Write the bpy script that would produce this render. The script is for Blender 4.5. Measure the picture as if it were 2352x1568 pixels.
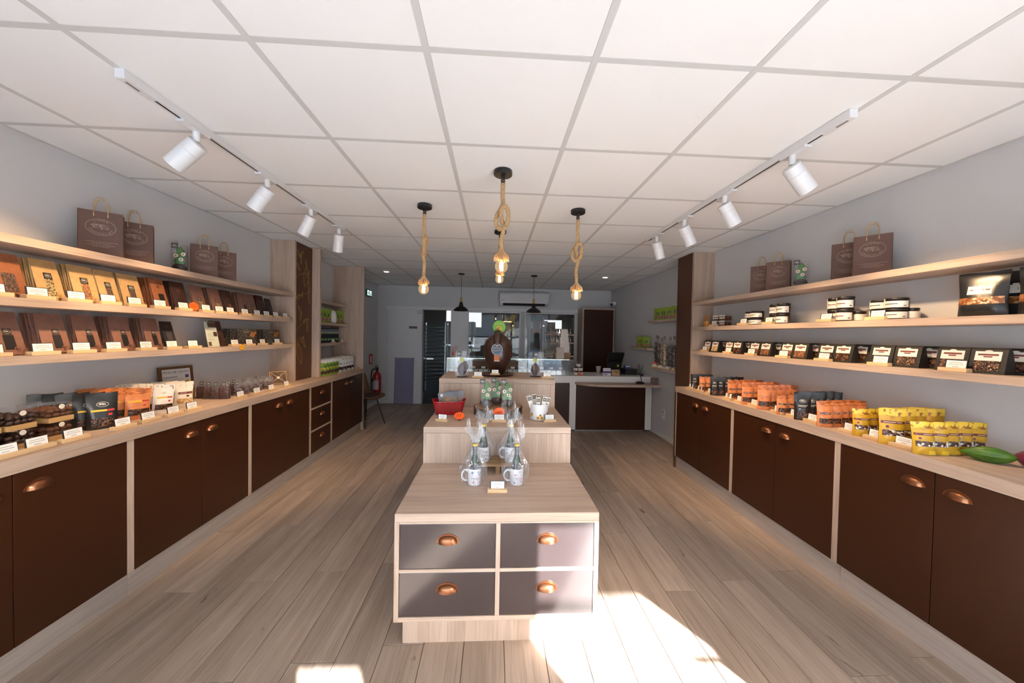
import bpy, bmesh, math, random
from mathutils import Vector, Matrix
for o in list(bpy.data.objects): bpy.data.objects.remove(o, do_unlink=True)
random.seed(7)
PI = math.pi
S = bpy.context.scene
COL = S.collection

# ---------------------------------------------------------------- camera
cam_d = bpy.data.cameras.new('camera'); cam = bpy.data.objects.new('camera', cam_d); COL.objects.link(cam)
cam_d.sensor_width = 36.0; cam_d.sensor_fit = 'HORIZONTAL'; cam_d.lens = 36.0 * 794.98 / 2352
cam_d.clip_start = 0.02; cam_d.clip_end = 200
def cam_axes(yaw, pitch, roll):
    f = Vector((math.sin(yaw)*math.cos(pitch), math.cos(yaw)*math.cos(pitch), math.sin(pitch)))
    r = Vector((math.cos(yaw), -math.sin(yaw), 0)); u = r.cross(f)
    return r*math.cos(roll)+u*math.sin(roll), -r*math.sin(roll)+u*math.cos(roll), f
_r, _u, _f = cam_axes(.0515, -.0187, .0186)
M = Matrix((( _r.x, _u.x, -_f.x, 0), (_r.y, _u.y, -_f.y, 0), (_r.z, _u.z, -_f.z, 1.49), (0,0,0,1)))
cam.matrix_world = M
S.camera = cam

# ---------------------------------------------------------------- sky, sun, exposure
S.view_settings.view_transform = 'Standard'; S.view_settings.look = 'None'
S.view_settings.gamma = 1.0; S.view_settings.use_curve_mapping = False
S.cycles.transparent_max_bounces = 40
S.view_settings.exposure = 0.10
W = bpy.data.worlds.new('sky'); S.world = W; W.use_nodes = True
wn = W.node_tree.nodes; wl = W.node_tree.links
bg = wn['Background']
sky = wn.new('ShaderNodeTexSky'); sky.sky_type = 'NISHITA'; sky.sun_disc = False
sky.sun_elevation = math.radians(24); sky.sun_rotation = math.radians(150); sky.altitude = 50
sky.air_density = 1.0; sky.dust_density = 1.5; sky.ozone_density = 1.0
wl.new(sky.outputs[0], bg.inputs[0]); bg.inputs[1].default_value = 2.4
SUN_DIR = Vector((-.57, 1.0, -.52)).normalized()
sd = bpy.data.lights.new('sun', 'SUN'); sd.energy = 64.0; sd.angle = math.radians(.53); sd.color = (.91, .965, 1.0)
so = bpy.data.objects.new('sun', sd); COL.objects.link(so)
so.rotation_euler = SUN_DIR.to_track_quat('-Z', 'Y').to_euler()
# sky portal in the open shop front (a sampling aid only: gives no light of its own)
pd = bpy.data.lights.new('sky_portal', 'AREA'); pd.shape = 'RECTANGLE'; pd.size = 4.9; pd.size_y = 2.45
pd.cycles.is_portal = True
po = bpy.data.objects.new('sky_portal', pd); COL.objects.link(po)
po.location = (0.03, -.86, 1.24); po.rotation_euler = Vector((0, 1, 0)).to_track_quat('-Z', 'Y').to_euler()

# ---------------------------------------------------------------- material helpers
MATS = {}
def newmat(name):
    m = bpy.data.materials.new(name); m.use_nodes = True
    return m, m.node_tree.nodes, m.node_tree.links, m.node_tree.nodes['Principled BSDF']
def plain(name, col, rough=.5, metal=0, spec=.5, bump=0, scale=60, vary=0, coat=0, emit=0, sub=0):
    if name in MATS: return MATS[name]
    m, n, l, b = newmat(name)
    b.inputs['Base Color'].default_value = (*col, 1); b.inputs['Roughness'].default_value = rough
    b.inputs['Metallic'].default_value = metal; b.inputs['Specular IOR Level'].default_value = spec
    if coat: b.inputs['Coat Weight'].default_value = coat; b.inputs['Coat Roughness'].default_value = .1
    if emit:
        b.inputs['Emission Color'].default_value = (*col, 1); b.inputs['Emission Strength'].default_value = emit
    if bump or vary:
        tc = n.new('ShaderNodeTexCoord'); no = n.new('ShaderNodeTexNoise'); no.inputs['Scale'].default_value = scale
        no.inputs['Detail'].default_value = 4
        l.new(tc.outputs['Object'], no.inputs['Vector'])
        if bump:
            bu = n.new('ShaderNodeBump'); bu.inputs['Strength'].default_value = bump; bu.inputs['Distance'].default_value = .003
            l.new(no.outputs['Fac'], bu.inputs['Height']); l.new(bu.outputs[0], b.inputs['Normal'])
        if vary:
            mx = n.new('ShaderNodeMix'); mx.data_type = 'RGBA'
            mx.inputs[6].default_value = (*[c*(1-vary) for c in col], 1); mx.inputs[7].default_value = (*[min(1, c*(1+vary)) for c in col], 1)
            l.new(no.outputs['Fac'], mx.inputs[0]); l.new(mx.outputs[2], b.inputs['Base Color'])
    MATS[name] = m; return m
def two_tone(name, ca, cb, scale=20, lo=.42, hi=.58, rough=.45, stretch=(1,1,1), detail=6, spec=.5, bump=0):
    """two colours mixed by stretched noise: printed or mottled surfaces"""
    if name in MATS: return MATS[name]
    m, n, l, b = newmat(name)
    tc = n.new('ShaderNodeTexCoord'); mp = n.new('ShaderNodeMapping'); mp.inputs['Scale'].default_value = stretch
    no = n.new('ShaderNodeTexNoise'); no.inputs['Scale'].default_value = scale; no.inputs['Detail'].default_value = detail
    cr = n.new('ShaderNodeValToRGB'); cr.color_ramp.elements[0].position = lo; cr.color_ramp.elements[1].position = hi
    cr.color_ramp.elements[0].color = (*ca, 1); cr.color_ramp.elements[1].color = (*cb, 1)
    l.new(tc.outputs['Object'], mp.inputs[0]); l.new(mp.outputs[0], no.inputs['Vector']); l.new(no.outputs['Fac'], cr.inputs[0])
    l.new(cr.outputs[0], b.inputs['Base Color']); b.inputs['Roughness'].default_value = rough; b.inputs['Specular IOR Level'].default_value = spec
    if bump:
        bu = n.new('ShaderNodeBump'); bu.inputs['Strength'].default_value = bump; bu.inputs['Distance'].default_value = .003
        l.new(no.outputs['Fac'], bu.inputs['Height']); l.new(bu.outputs[0], b.inputs['Normal'])
    MATS[name] = m; return m
def specks(name, ca, cb, scale=90, thr=.35, rough=.4, cc=None):
    """voronoi cells in two or three colours: grains, chips, nuts"""
    if name in MATS: return MATS[name]
    m, n, l, b = newmat(name)
    tc = n.new('ShaderNodeTexCoord'); vo = n.new('ShaderNodeTexVoronoi'); vo.inputs['Scale'].default_value = scale
    se = n.new('ShaderNodeSeparateColor'); cr = n.new('ShaderNodeValToRGB'); cr.color_ramp.interpolation = 'CONSTANT'
    e = cr.color_ramp.elements; e[0].position = 0; e[0].color = (*ca, 1); e[1].position = thr; e[1].color = (*cb, 1)
    if cc: x = e.new(.8); x.color = (*cc, 1)
    l.new(tc.outputs['Object'], vo.inputs['Vector']); l.new(vo.outputs['Color'], se.inputs[0]); l.new(se.outputs[0], cr.inputs[0])
    mx = n.new('ShaderNodeMix'); mx.data_type = 'RGBA'; mx.blend_type = 'MULTIPLY'; mx.inputs[0].default_value = .6
    l.new(cr.outputs[0], mx.inputs[6]); l.new(vo.outputs['Distance'], mx.inputs[7])
    bu = n.new('ShaderNodeBump'); bu.inputs['Strength'].default_value = .6; bu.inputs['Distance'].default_value = .004; bu.invert = True
    l.new(vo.outputs['Distance'], bu.inputs['Height']); l.new(bu.outputs[0], b.inputs['Normal'])
    l.new(cr.outputs[0], b.inputs['Base Color']); b.inputs['Roughness'].default_value = rough
    MATS[name] = m; return m
def wood(name, axis, ca, cb, cd, rough=.5, scale=1.0, plank=False):
    """board grain running along axis (0 x, 1 y, 2 z)"""
    if name in MATS: return MATS[name]
    m, n, l, b = newmat(name)
    tc = n.new('ShaderNodeTexCoord'); oi = n.new('ShaderNodeObjectInfo')
    ad = n.new('ShaderNodeVectorMath'); ad.operation = 'MULTIPLY_ADD'
    co = n.new('ShaderNodeCombineXYZ')
    for i in range(3): l.new(oi.outputs['Random'], co.inputs[i])
    l.new(co.outputs[0], ad.inputs[0]); ad.inputs[1].default_value = (37, 53, 71); l.new(tc.outputs['Object'], ad.inputs[2])
    mp = n.new('ShaderNodeMapping'); st = [14*scale]*3; st[axis] = .9*scale; mp.inputs['Scale'].default_value = st
    l.new(ad.outputs[0], mp.inputs[0])
    n1 = n.new('ShaderNodeTexNoise'); n1.inputs['Scale'].default_value = 1.0; n1.inputs['Detail'].default_value = 5; n1.inputs['Distortion'].default_value = .6
    l.new(mp.outputs[0], n1.inputs['Vector'])
    mp2 = n.new('ShaderNodeMapping'); st2 = [150*scale]*3; st2[axis] = 4*scale; mp2.inputs['Scale'].default_value = st2
    l.new(ad.outputs[0], mp2.inputs[0])
    n2 = n.new('ShaderNodeTexNoise'); n2.inputs['Scale'].default_value = 1.0; n2.inputs['Detail'].default_value = 2
    l.new(mp2.outputs[0], n2.inputs['Vector'])
    cr = n.new('ShaderNodeValToRGB'); e = cr.color_ramp.elements
    e[0].position = .3; e[0].color = (*ca, 1); e[1].position = .7; e[1].color = (*cb, 1)
    l.new(n1.outputs['Fac'], cr.inputs[0])
    mx = n.new('ShaderNodeMix'); mx.data_type = 'RGBA'; mx.blend_type = 'MIX'
    cr2 = n.new('ShaderNodeValToRGB'); cr2.color_ramp.elements[0].position = .5; cr2.color_ramp.elements[1].position = .75
    cr2.color_ramp.elements[1].color = (.5, .5, .5, 1)
    l.new(n2.outputs['Fac'], cr2.inputs[0]); l.new(cr2.outputs[0], mx.inputs[0])
    l.new(cr.outputs[0], mx.inputs[6]); mx.inputs[7].default_value = (*cd, 1)
    out = mx.outputs[2]
    if plank:   # knots, dark cracks and a tint of its own for each plank
        mp3 = n.new('ShaderNodeMapping'); st3 = [9.0]*3; st3[axis] = 1.6; mp3.inputs['Scale'].default_value = st3
        l.new(ad.outputs[0], mp3.inputs[0])
        n3 = n.new('ShaderNodeTexNoise'); n3.inputs['Scale'].default_value = 1; n3.inputs['Detail'].default_value = 7; n3.inputs['Roughness'].default_value = .62; n3.inputs['Distortion'].default_value = 1.2
        l.new(mp3.outputs[0], n3.inputs['Vector'])
        cr3 = n.new('ShaderNodeValToRGB'); cr3.color_ramp.elements[0].position = .655; cr3.color_ramp.elements[1].position = .74
        l.new(n3.outputs['Fac'], cr3.inputs[0])
        mk = n.new('ShaderNodeMix'); mk.data_type = 'RGBA'; l.new(cr3.outputs[0], mk.inputs[0]); l.new(out, mk.inputs[6])
        mk.inputs[7].default_value = (cd[0]*.45, cd[1]*.4, cd[2]*.38, 1)
        hs = n.new('ShaderNodeHueSaturation'); mr = n.new('ShaderNodeMapRange'); mr.inputs[3].default_value = .86; mr.inputs[4].default_value = 1.12
        l.new(oi.outputs['Random'], mr.inputs[0]); l.new(mr.outputs[0], hs.inputs['Value']); l.new(mk.outputs[2], hs.inputs['Color'])
        out = hs.outputs[0]
    l.new(out, b.inputs['Base Color']); b.inputs['Roughness'].default_value = rough; b.inputs['Specular IOR Level'].default_value = .4
    bu = n.new('ShaderNodeBump'); bu.inputs['Strength'].default_value = .12; bu.inputs['Distance'].default_value = .002
    l.new(n2.outputs['Fac'], bu.inputs['Height']); l.new(bu.outputs[0], b.inputs['Normal'])
    MATS[name] = m; return m
def clear(name, tint=(1,1,1), rough=.02, base=.04, wrinkle=0, haze=0, wscale=40, ior=1.45, streak=0):
    """thin clear sheet: straight see-through plus Fresnel reflection"""
    if name in MATS: return MATS[name]
    m, n, l, b = newmat(name); n.remove(b); out = n['Material Output']
    t = n.new('ShaderNodeBsdfTransparent'); t.inputs[0].default_value = (*tint, 1)
    g = n.new('ShaderNodeBsdfGlossy'); g.inputs['Roughness'].default_value = rough
    fr = n.new('ShaderNodeFresnel')     # same reflection from either side of the sheet
    ge = n.new('ShaderNodeNewGeometry'); io = n.new('ShaderNodeMapRange'); io.inputs[3].default_value = ior; io.inputs[4].default_value = 1/ior
    l.new(ge.outputs['Backfacing'], io.inputs[0]); l.new(io.outputs[0], fr.inputs[0])
    mx = n.new('ShaderNodeMixShader')
    ma = n.new('ShaderNodeMath'); ma.operation = 'ADD'; ma.inputs[1].default_value = base; l.new(fr.outputs[0], ma.inputs[0])
    l.new(ma.outputs[0], mx.inputs[0]); l.new(t.outputs[0], mx.inputs[1]); l.new(g.outputs[0], mx.inputs[2])
    last = mx.outputs[0]
    if wrinkle:
        tc = n.new('ShaderNodeTexCoord'); no = n.new('ShaderNodeTexNoise'); no.inputs['Scale'].default_value = wscale; no.inputs['Detail'].default_value = 3
        mp = n.new('ShaderNodeMapping'); mp.inputs['Scale'].default_value = (1, 1, .35)
        l.new(tc.outputs['Object'], mp.inputs[0]); l.new(mp.outputs[0], no.inputs['Vector'])
        bu = n.new('ShaderNodeBump'); bu.inputs['Strength'].default_value = wrinkle; bu.inputs['Distance'].default_value = .01
        l.new(no.outputs['Fac'], bu.inputs['Height']); l.new(bu.outputs[0], g.inputs['Normal']); l.new(bu.outputs[0], fr.inputs['Normal'])
    if haze:
        d = n.new('ShaderNodeBsdfDiffuse'); d.inputs[0].default_value = (.85, .86, .88, 1)
        m2 = n.new('ShaderNodeMixShader'); m2.inputs[0].default_value = haze
        l.new(last, m2.inputs[1]); l.new(d.outputs[0], m2.inputs[2]); last = m2.outputs[0]
        if streak:      # white streaks mixed in to stand for highlights on the film
            t2 = n.new('ShaderNodeTexCoord'); m3 = n.new('ShaderNodeMapping'); m3.inputs['Scale'].default_value = (90, 90, 11)
            n2 = n.new('ShaderNodeTexNoise'); n2.inputs['Scale'].default_value = 1; n2.inputs['Detail'].default_value = 2; c2 = n.new('ShaderNodeMapRange')
            c2.inputs[1].default_value = .56; c2.inputs[2].default_value = .74; c2.inputs[3].default_value = haze; c2.inputs[4].default_value = streak
            l.new(t2.outputs['Object'], m3.inputs[0]); l.new(m3.outputs[0], n2.inputs['Vector']); l.new(n2.outputs['Fac'], c2.inputs[0]); l.new(c2.outputs[0], m2.inputs[0])
    l.new(last, out.inputs[0]); MATS[name] = m; return m
def sheet(name, col, trans=.6):
    """diffusing film or cloth: part reflects, part lets light through"""
    if name in MATS: return MATS[name]
    m, n, l, b = newmat(name); n.remove(b); out = n['Material Output']
    d = n.new('ShaderNodeBsdfDiffuse'); d.inputs[0].default_value = (*col, 1)
    t = n.new('ShaderNodeBsdfTranslucent'); t.inputs[0].default_value = (*col, 1)
    mx = n.new('ShaderNodeMixShader'); mx.inputs[0].default_value = trans
    l.new(d.outputs[0], mx.inputs[1]); l.new(t.outputs[0], mx.inputs[2]); l.new(mx.outputs[0], out.inputs[0]); MATS[name] = m; return m
def glow(name, col, power):
    if name in MATS: return MATS[name]
    m, n, l, b = newmat(name); n.remove(b); e = n.new('ShaderNodeEmission'); e.inputs[0].default_value = (*col, 1); e.inputs[1].default_value = power
    l.new(e.outputs[0], n['Material Output'].inputs[0]); MATS[name] = m; return m

OA, OB, OD = (.40, .29, .222), (.54, .415, .33), (.25, .17, .125)
OAK_X = wood('oak_x', 0, OA, OB, OD); OAK_Y = wood('oak_y', 1, OA, OB, OD); OAK_Z = wood('oak_z', 2, OA, OB, OD)
GREY_Y = wood('greyed_oak_y', 1, (.36, .30, .26), (.46, .39, .34), (.24, .20, .18))
PLANK = wood('floor_oak', 1, (.305, .230, .180), (.45, .350, .280), (.16, .112, .085), rough=.42, plank=True)
HOLD = wood('pale_beech', 0, (.62, .42, .22), (.70, .50, .29), (.5, .32, .16), scale=2)
BROWN = plain('brown_laminate', (.040, .0122, .0042), .34, spec=.3, bump=.02, scale=300)
BROWN_P = plain('brown_panel', (.085, .036, .020), .45, spec=.35)
WALL = plain('white_paint', (.60, .60, .615), .75, bump=.03, scale=180)
CEIL = plain('ceiling_tile_white', (.86, .86, .86), .9, bump=.05, scale=400)
TBAR = plain('ceiling_grid_grey', (.60, .595, .588), .7)
WHITE = plain('white_satin', (.72, .72, .73), .35)
WHITE_L = plain('white_lacquer', (.78, .76, .74), .25)
BLACK = plain('black_satin', (.012, .012, .013), .4)
BLACK_M = plain('black_matt', (.02, .02, .021), .7)
COPPER = plain('brushed_copper', (.30, .125, .06), .3, metal=.9)
BRASS = plain('aged_brass', (.55, .36, .10), .35, metal=.9)
STEEL = plain('brushed_steel', (.35, .36, .36), .35, metal=.9)
PAPER = plain('white_card', (.82, .82, .80), .6)
INK = plain('grey_print', (.30, .30, .32), .6)
DARKCARD = plain('black_card', (.02, .019, .02), .5)
GLASS = clear('clear_glass', base=0)
GLASS_G = clear('case_glass', (.95, .975, .97), base=.015)

# ---------------------------------------------------------------- mesh helpers
class MB:
    def __init__(s): s.v = []; s.f = []; s.mi = []; s.mats = []
    def m(s, mat):
        if mat not in s.mats: s.mats.append(mat)
        return s.mats.index(mat)
    def add(s, vs, fs, mat):
        k = len(s.v); s.v += [tuple(p) for p in vs]; i = s.m(mat)
        for f in fs: s.f.append(tuple(k+a for a in f)); s.mi.append(i)
        return s
    def box(s, x0, x1, y0, y1, z0, z1, mat, T=None):
        vs = [(x, y, z) for z in (z0, z1) for y in (y0, y1) for x in (x0, x1)]
        if T is not None: vs = [tuple(T @ Vector(p)) for p in vs]
        return s.add(vs, [(0,2,3,1), (4,5,7,6), (0,1,5,4), (2,6,7,3), (0,4,6,2), (1,3,7,5)], mat)
    def quad(s, a, b, c, d, mat): return s.add([a, b, c, d], [(0,1,2,3)], mat)
    def lathe(s, prof, mat, n=24, c=(0,0,0), T=None, cap0=True, cap1=True, sx=1, sy=1):
        vs = []
        for r, z in prof:
            for i in range(n):
                a = 2*PI*i/n; p = Vector((c[0]+r*math.cos(a)*sx, c[1]+r*math.sin(a)*sy, c[2]+z))
                vs.append(T @ p if T is not None else p)
        fs = []
        for j in range(len(prof)-1):
            for i in range(n):
                k = (i+1) % n; fs.append((j*n+i, j*n+k, (j+1)*n+k, (j+1)*n+i))
        if cap0: fs.append(tuple(range(n-1, -1, -1)))
        if cap1: fs.append(tuple((len(prof)-1)*n+i for i in range(n)))
        return s.add(vs, fs, mat)
    def tube(s, pts, r, mat, n=8, rad=None, closed=False):
        pts = [Vector(p) for p in pts]; N = len(pts); vs = []; up = Vector((0, 0, 1)); prev = None
        for i, p in enumerate(pts):
            a = pts[(i-1) % N] if closed or i else p; b = pts[(i+1) % N] if closed or i < N-1 else p
            t = (b-a).normalized() if (b-a).length > 1e-9 else Vector((0, 0, 1))
            if prev is None:
                x = t.cross(up); x = t.cross(Vector((1, 0, 0))) if x.length < 1e-3 else x
            else:
                x = prev - t*prev.dot(t)
            x.normalize(); prev = x; y = t.cross(x); rr = rad[i] if rad else r
            for k in range(n):
                g = 2*PI*k/n; vs.append(p+x*(rr*math.cos(g))+y*(rr*math.sin(g)))
        fs = []
        for i in range(N if closed else N-1):
            j = (i+1) % N
            for k in range(n):
                q = (k+1) % n; fs.append((i*n+k, i*n+q, j*n+q, j*n+k))
        if not closed: fs += [tuple(range(n-1, -1, -1)), tuple((N-1)*n+k for k in range(n))]
        return s.add(vs, fs, mat)
    def prism(s, poly, axis, a, b, mat, T=None):
        """polygon (list of 2-D points) swept along axis from a to b"""
        n = len(poly)
        def P(u, v, w): return [(w, u, v), (u, w, v), (u, v, w)][axis]
        vs = [P(u, v, a) for u, v in poly]+[P(u, v, b) for u, v in poly]
        if T is not None: vs = [T @ Vector(p) for p in vs]
        fs = [tuple(range(n-1, -1, -1)), tuple(range(n, 2*n))]+[(i, (i+1) % n, n+(i+1) % n, n+i) for i in range(n)]
        return s.add(vs, fs, mat)
    def grid(s, fn, nu, nv, mat, u0=0, u1=1, v0=0, v1=1, flip=False):
        vs = [fn(u0+(u1-u0)*i/nu, v0+(v1-v0)*j/nv) for j in range(nv+1) for i in range(nu+1)]
        fs = []
        for j in range(nv):
            for i in range(nu):
                a = j*(nu+1)+i; f = (a, a+1, a+nu+2, a+nu+1); fs.append(f[::-1] if flip else f)
        return s.add(vs, fs, mat)
    def ball(s, c, r, mat, n=12, m=8, sc=(1, 1, 1), T=None):
        prof = [(max(1e-4, r*math.sin(PI*j/m)), -r*math.cos(PI*j/m)) for j in range(m+1)]
        vs = []
        for rr, z in prof:
            for i in range(n):
                a = 2*PI*i/n; p = Vector((rr*math.cos(a)*sc[0], rr*math.sin(a)*sc[1], z*sc[2]))
                if T is not None: p = T @ p
                vs.append(p+Vector(c))
        fs = [(j*n+i, j*n+(i+1) % n, (j+1)*n+(i+1) % n, (j+1)*n+i) for j in range(m) for i in range(n)]
        return s.add(vs, fs, mat)
    def mesh(s, name, smooth=None, bev=0, fix=True):
        me = bpy.data.meshes.new(name); me.from_pydata(s.v, [], s.f)
        for m in s.mats: me.materials.append(m)
        me.polygons.foreach_set('material_index', s.mi)
        if bev or fix:
            bm = bmesh.new(); bm.from_mesh(me)
            if bev:
                ed = [e for e in bm.edges if len(e.link_faces) == 2 and e.calc_face_angle(0) > .6]
                bmesh.ops.bevel(bm, geom=ed, offset=bev, segments=2, profile=.6, affect='EDGES', clamp_overlap=True)
            if fix: bmesh.ops.recalc_face_normals(bm, faces=bm.faces)
            bm.to_mesh(me); bm.free()
        if smooth is not None:
            me.polygons.foreach_set('use_smooth', [True]*len(me.polygons)); me.set_sharp_from_angle(angle=math.radians(smooth))
        me.update(); return me
    def build(s, name, parent=None, loc=(0, 0, 0), rot=(0, 0, 0), smooth=None, bev=0, fix=True):
        return link(name, s.mesh(name, smooth, bev, fix), parent, loc, rot)
def link(name, me, parent=None, loc=(0, 0, 0), rot=(0, 0, 0)):
    o = bpy.data.objects.new(name, me); COL.objects.link(o)
    if parent is not None: o.parent = parent
    o.location = loc; o.rotation_euler = rot; return o
def thing(name, label, cat, loc=(0, 0, 0), rotz=0, group=None, rot=None):
    o = bpy.data.objects.new(name, None); COL.objects.link(o); o.empty_display_size = .05
    o.location = loc; o.rotation_euler = rot if rot else (0, 0, rotz); o['label'] = label; o['category'] = cat
    if group: o['group'] = group
    return o
def tag(o, label, cat, group=None):
    o['label'] = label; o['category'] = cat
    if group: o['group'] = group
    return o
def struct(o): o['kind'] = 'structure'; return o
def dup(root, loc, rotz=None, label=None, group=None, rot=None, scale=None):
    r = root.copy(); COL.objects.link(r); r.location = loc
    if rotz is not None: r.rotation_euler = (0, 0, rotz)
    if rot is not None: r.rotation_euler = rot
    if scale is not None: r.scale = scale
    if label: r['label'] = label
    if group: r['group'] = group
    for ch in list(root.children):
        c = ch.copy(); COL.objects.link(c); c.parent = r
        for g in list(ch.children):
            d = g.copy(); COL.objects.link(d); d.parent = c
    return r
ORD = ['first', 'second', 'third', 'fourth', 'fifth', 'sixth', 'seventh', 'eighth', 'ninth', 'tenth', 'eleventh', 'twelfth', 'thirteenth', 'fourteenth', 'fifteenth', 'sixteenth']
_txt = {}
def text_polys(s):
    """glyph outlines of a string as (verts, faces, width), height about 1"""
    if s in _txt: return _txt[s]
    cu = bpy.data.curves.new('glyphs', 'FONT'); cu.body = s; cu.resolution_u = 2; cu.align_x = 'CENTER'; cu.align_y = 'CENTER'
    o = bpy.data.objects.new('glyphs', cu); COL.objects.link(o)
    dg = bpy.context.evaluated_depsgraph_get(); me = bpy.data.meshes.new_from_object(o.evaluated_get(dg))
    vs = [tuple(v.co) for v in me.vertices]; fs = [tuple(p.vertices) for p in me.polygons]
    w = (max(v[0] for v in vs)-min(v[0] for v in vs)) if vs else 0
    bpy.data.objects.remove(o); bpy.data.curves.remove(cu); bpy.data.meshes.remove(me)
    _txt[s] = (vs, fs, w); return _txt[s]
def put_text(mb, s, fn, size, mat, cx=0, cy=0, ang=0, width=None):
    """flat lettering laid on a surface fn(x, y) -> 3-D point"""
    vs, fs, w = text_polys(s); k = size if width is None else min(size, width/max(w, 1e-6))
    ca, sa = math.cos(ang), math.sin(ang)
    mb.add([fn(cx+k*(v[0]*ca-v[1]*sa), cy+k*(v[0]*sa+v[1]*ca)) for v in vs], fs, mat)
def put_ring(mb, fn, cx, cy, rx, ry, th, mat, n=32):
    vs = []; fs = []
    for i in range(n):
        a = 2*PI*i/n
        for q in (1, 0): vs.append(fn(cx+(rx-q*th)*math.cos(a), cy+(ry-q*th)*math.sin(a)))
    for i in range(n):
        j = (i+1) % n; fs.append((2*i, 2*i+1, 2*j+1, 2*j))
    mb.add(vs, fs, mat)
def put_disc(mb, fn, cx, cy, rx, ry, mat, n=20, ang=0):
    ca, sa = math.cos(ang), math.sin(ang); P = [(rx*math.cos(2*PI*i/n), ry*math.sin(2*PI*i/n)) for i in range(n)]
    mb.add([fn(cx+x*ca-y*sa, cy+x*sa+y*ca) for x, y in P], [tuple(range(n))], mat)
def put_stroke(mb, fn, pts, th, mat):
    vs = []; n = len(pts)
    for i in range(n):
        a = pts[max(0, i-1)]; b = pts[min(n-1, i+1)]; dx, dy = b[0]-a[0], b[1]-a[1]; L = math.hypot(dx, dy) or 1
        vs += [fn(pts[i][0]-dy/L*th/2, pts[i][1]+dx/L*th/2), fn(pts[i][0]+dy/L*th/2, pts[i][1]-dx/L*th/2)]
    mb.add(vs, [(2*i, 2*i+1, 2*i+3, 2*i+2) for i in range(n-1)], mat)
def pod_outline(cx, cy, L, Wd, ang, k=14):
    o = []
    for i in range(k+1):
        t = i/k; x = (t-.5)*L; y = Wd/2*math.sin(PI*t)**.8; o.append((x, y))
    ca, sa = math.cos(ang), math.sin(ang); T = lambda x, y: (cx+x*ca-y*sa, cy+x*sa+y*ca)
    return [T(x, y) for x, y in o], [T(x, -y) for x, y in o], [T(x, y*.35) for x, y in o], [T(x, -y*.35) for x, y in o]
def put_emblem(mb, fn, cx, cy, rx, ry, mat, words=True, th=None):
    """oval emblem: ring, two cocoa pods and leaves, name arched above and below"""
    th = th or rx*.035
    put_ring(mb, fn, cx, cy, rx, ry, th, mat)
    for (px, py, L, Wd, an) in ((-.27, .12, .62, .34, .55), (.27, .08, .62, .34, -.75), (-.42, .22, .5, .2, .15), (.0, .02, .5, .16, -1.3)):
        for line in pod_outline(cx+px*rx, cy+py*ry, L*rx, Wd*rx, an, 10): put_stroke(mb, fn, line, th*.7, mat)
    if words:
        for word, mid, span, rr, up in (('LONA', PI/2, 1.05, .80, True), ('CHOCOLAT', -PI/2, 2.25, .80, False)):
            for i, ch in enumerate(word):
                t = (i-(len(word)-1)/2)/(len(word)-1)*span; a = mid-t if up else mid+t
                x, y = cx+rr*rx*math.cos(a), cy+rr*ry*math.sin(a)
                nx, ny = math.cos(a)/rx, math.sin(a)/ry; g = math.atan2(ny, nx)-PI/2 if up else math.atan2(ny, nx)+PI/2
                put_text(mb, ch, fn, ry*.36, mat, x, y, g)
# ================================================================ the room
XL, XR, YF, YB, ZC = -2.45, 2.515, -.70, 7.40, 2.4806
BACK = 11.2
def slab(name, x0, x1, y0, y1, z0, z1, mat, parent=None, bev=0):
    return MB().box(x0, x1, y0, y1, z0, z1, mat).build(name, parent, bev=bev)
floor = struct(slab('floor', XL-.15, XR+.15, YF-.1, YB+.1, -.12, -.010, plain('underlay', (.12, .09, .07), .8)))
PW, PL = .192, 1.285
pm = MB(); g = .0013
pm.add([(g, g, -.0095), (PW-g, g, -.0095), (PW-g, PL-g, -.0095), (g, PL-g, -.0095),
        (g, g, -.0012), (PW-g, g, -.0012), (PW-g, PL-g, -.0012), (g, PL-g, -.0012),
        (g+.001, g+.001, 0), (PW-g-.001, g+.001, 0), (PW-g-.001, PL-g-.001, 0), (g+.001, PL-g-.001, 0)],
       [(0,1,5,4), (1,2,6,5), (2,3,7,6), (3,0,4,7), (4,5,9,8), (5,6,10,9), (6,7,11,10), (7,4,8,11), (8,9,10,11)], PLANK)
plank_me = pm.mesh('plank')
x = .072-PW*14; col = 0
while x < XR:
    y = YF-(col*.47 % 1)*PL
    while y < YB:
        a, b = max(y, YF), min(y+PL, YB)
        if b-a > .04 and x+PW > XL:
            xa, xb = max(x, XL), min(x+PW, XR)
            p = link('plank', plank_me, floor, (xa, a, 0)); p.scale = ((xb-xa)/PW, (b-a)/PL, 1)
        y += PL
    x += PW; col += 1
ceiling = struct(slab('ceiling', XL-.15, XR+.15, YF-.1, YB+.1, ZC+.03, ZC+.12, CEIL))
tile_me = MB().box(-.2875, .2875, -.2875, .2875, .0012, .02, CEIL).mesh('tile', bev=.002)
gx = [-.2559+.6*k for k in range(-4, 6)]; gy = [1.2435+.6*j for j in range(-4, 12)]
ex = [XL]+[v for v in gx if XL+.03 < v < XR-.03]+[XR]; ey = [YF]+[v for v in gy if YF+.03 < v < YB-.03]+[YB]
for i in range(len(ex)-1):
    for j in range(len(ey)-1):
        w, d = ex[i+1]-ex[i], ey[j+1]-ey[j]
        t = link('tile', tile_me, ceiling, ((ex[i]+ex[i+1])/2, (ey[j]+ey[j+1])/2, ZC)); t.scale = ((w-.024)/.575, (d-.024)/.575, 1)
for v in ex[1:-1]: slab('grid_bar', v-.012, v+.012, YF, YB, ZC, ZC+.028, TBAR, ceiling)
for v in ey[1:-1]: slab('grid_bar', XL, XR, v-.012, v+.012, ZC+.0006, ZC+.027, TBAR, ceiling)
for a in (XL, XR-.02): slab('edge_trim', a, a+.02, YF, YB, ZC+.0003, ZC+.026, TBAR, ceiling)
struct(slab('wall_left', XL-.15, XL, YF-.1, YB+.1, -.1, ZC+.1, WALL))
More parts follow.
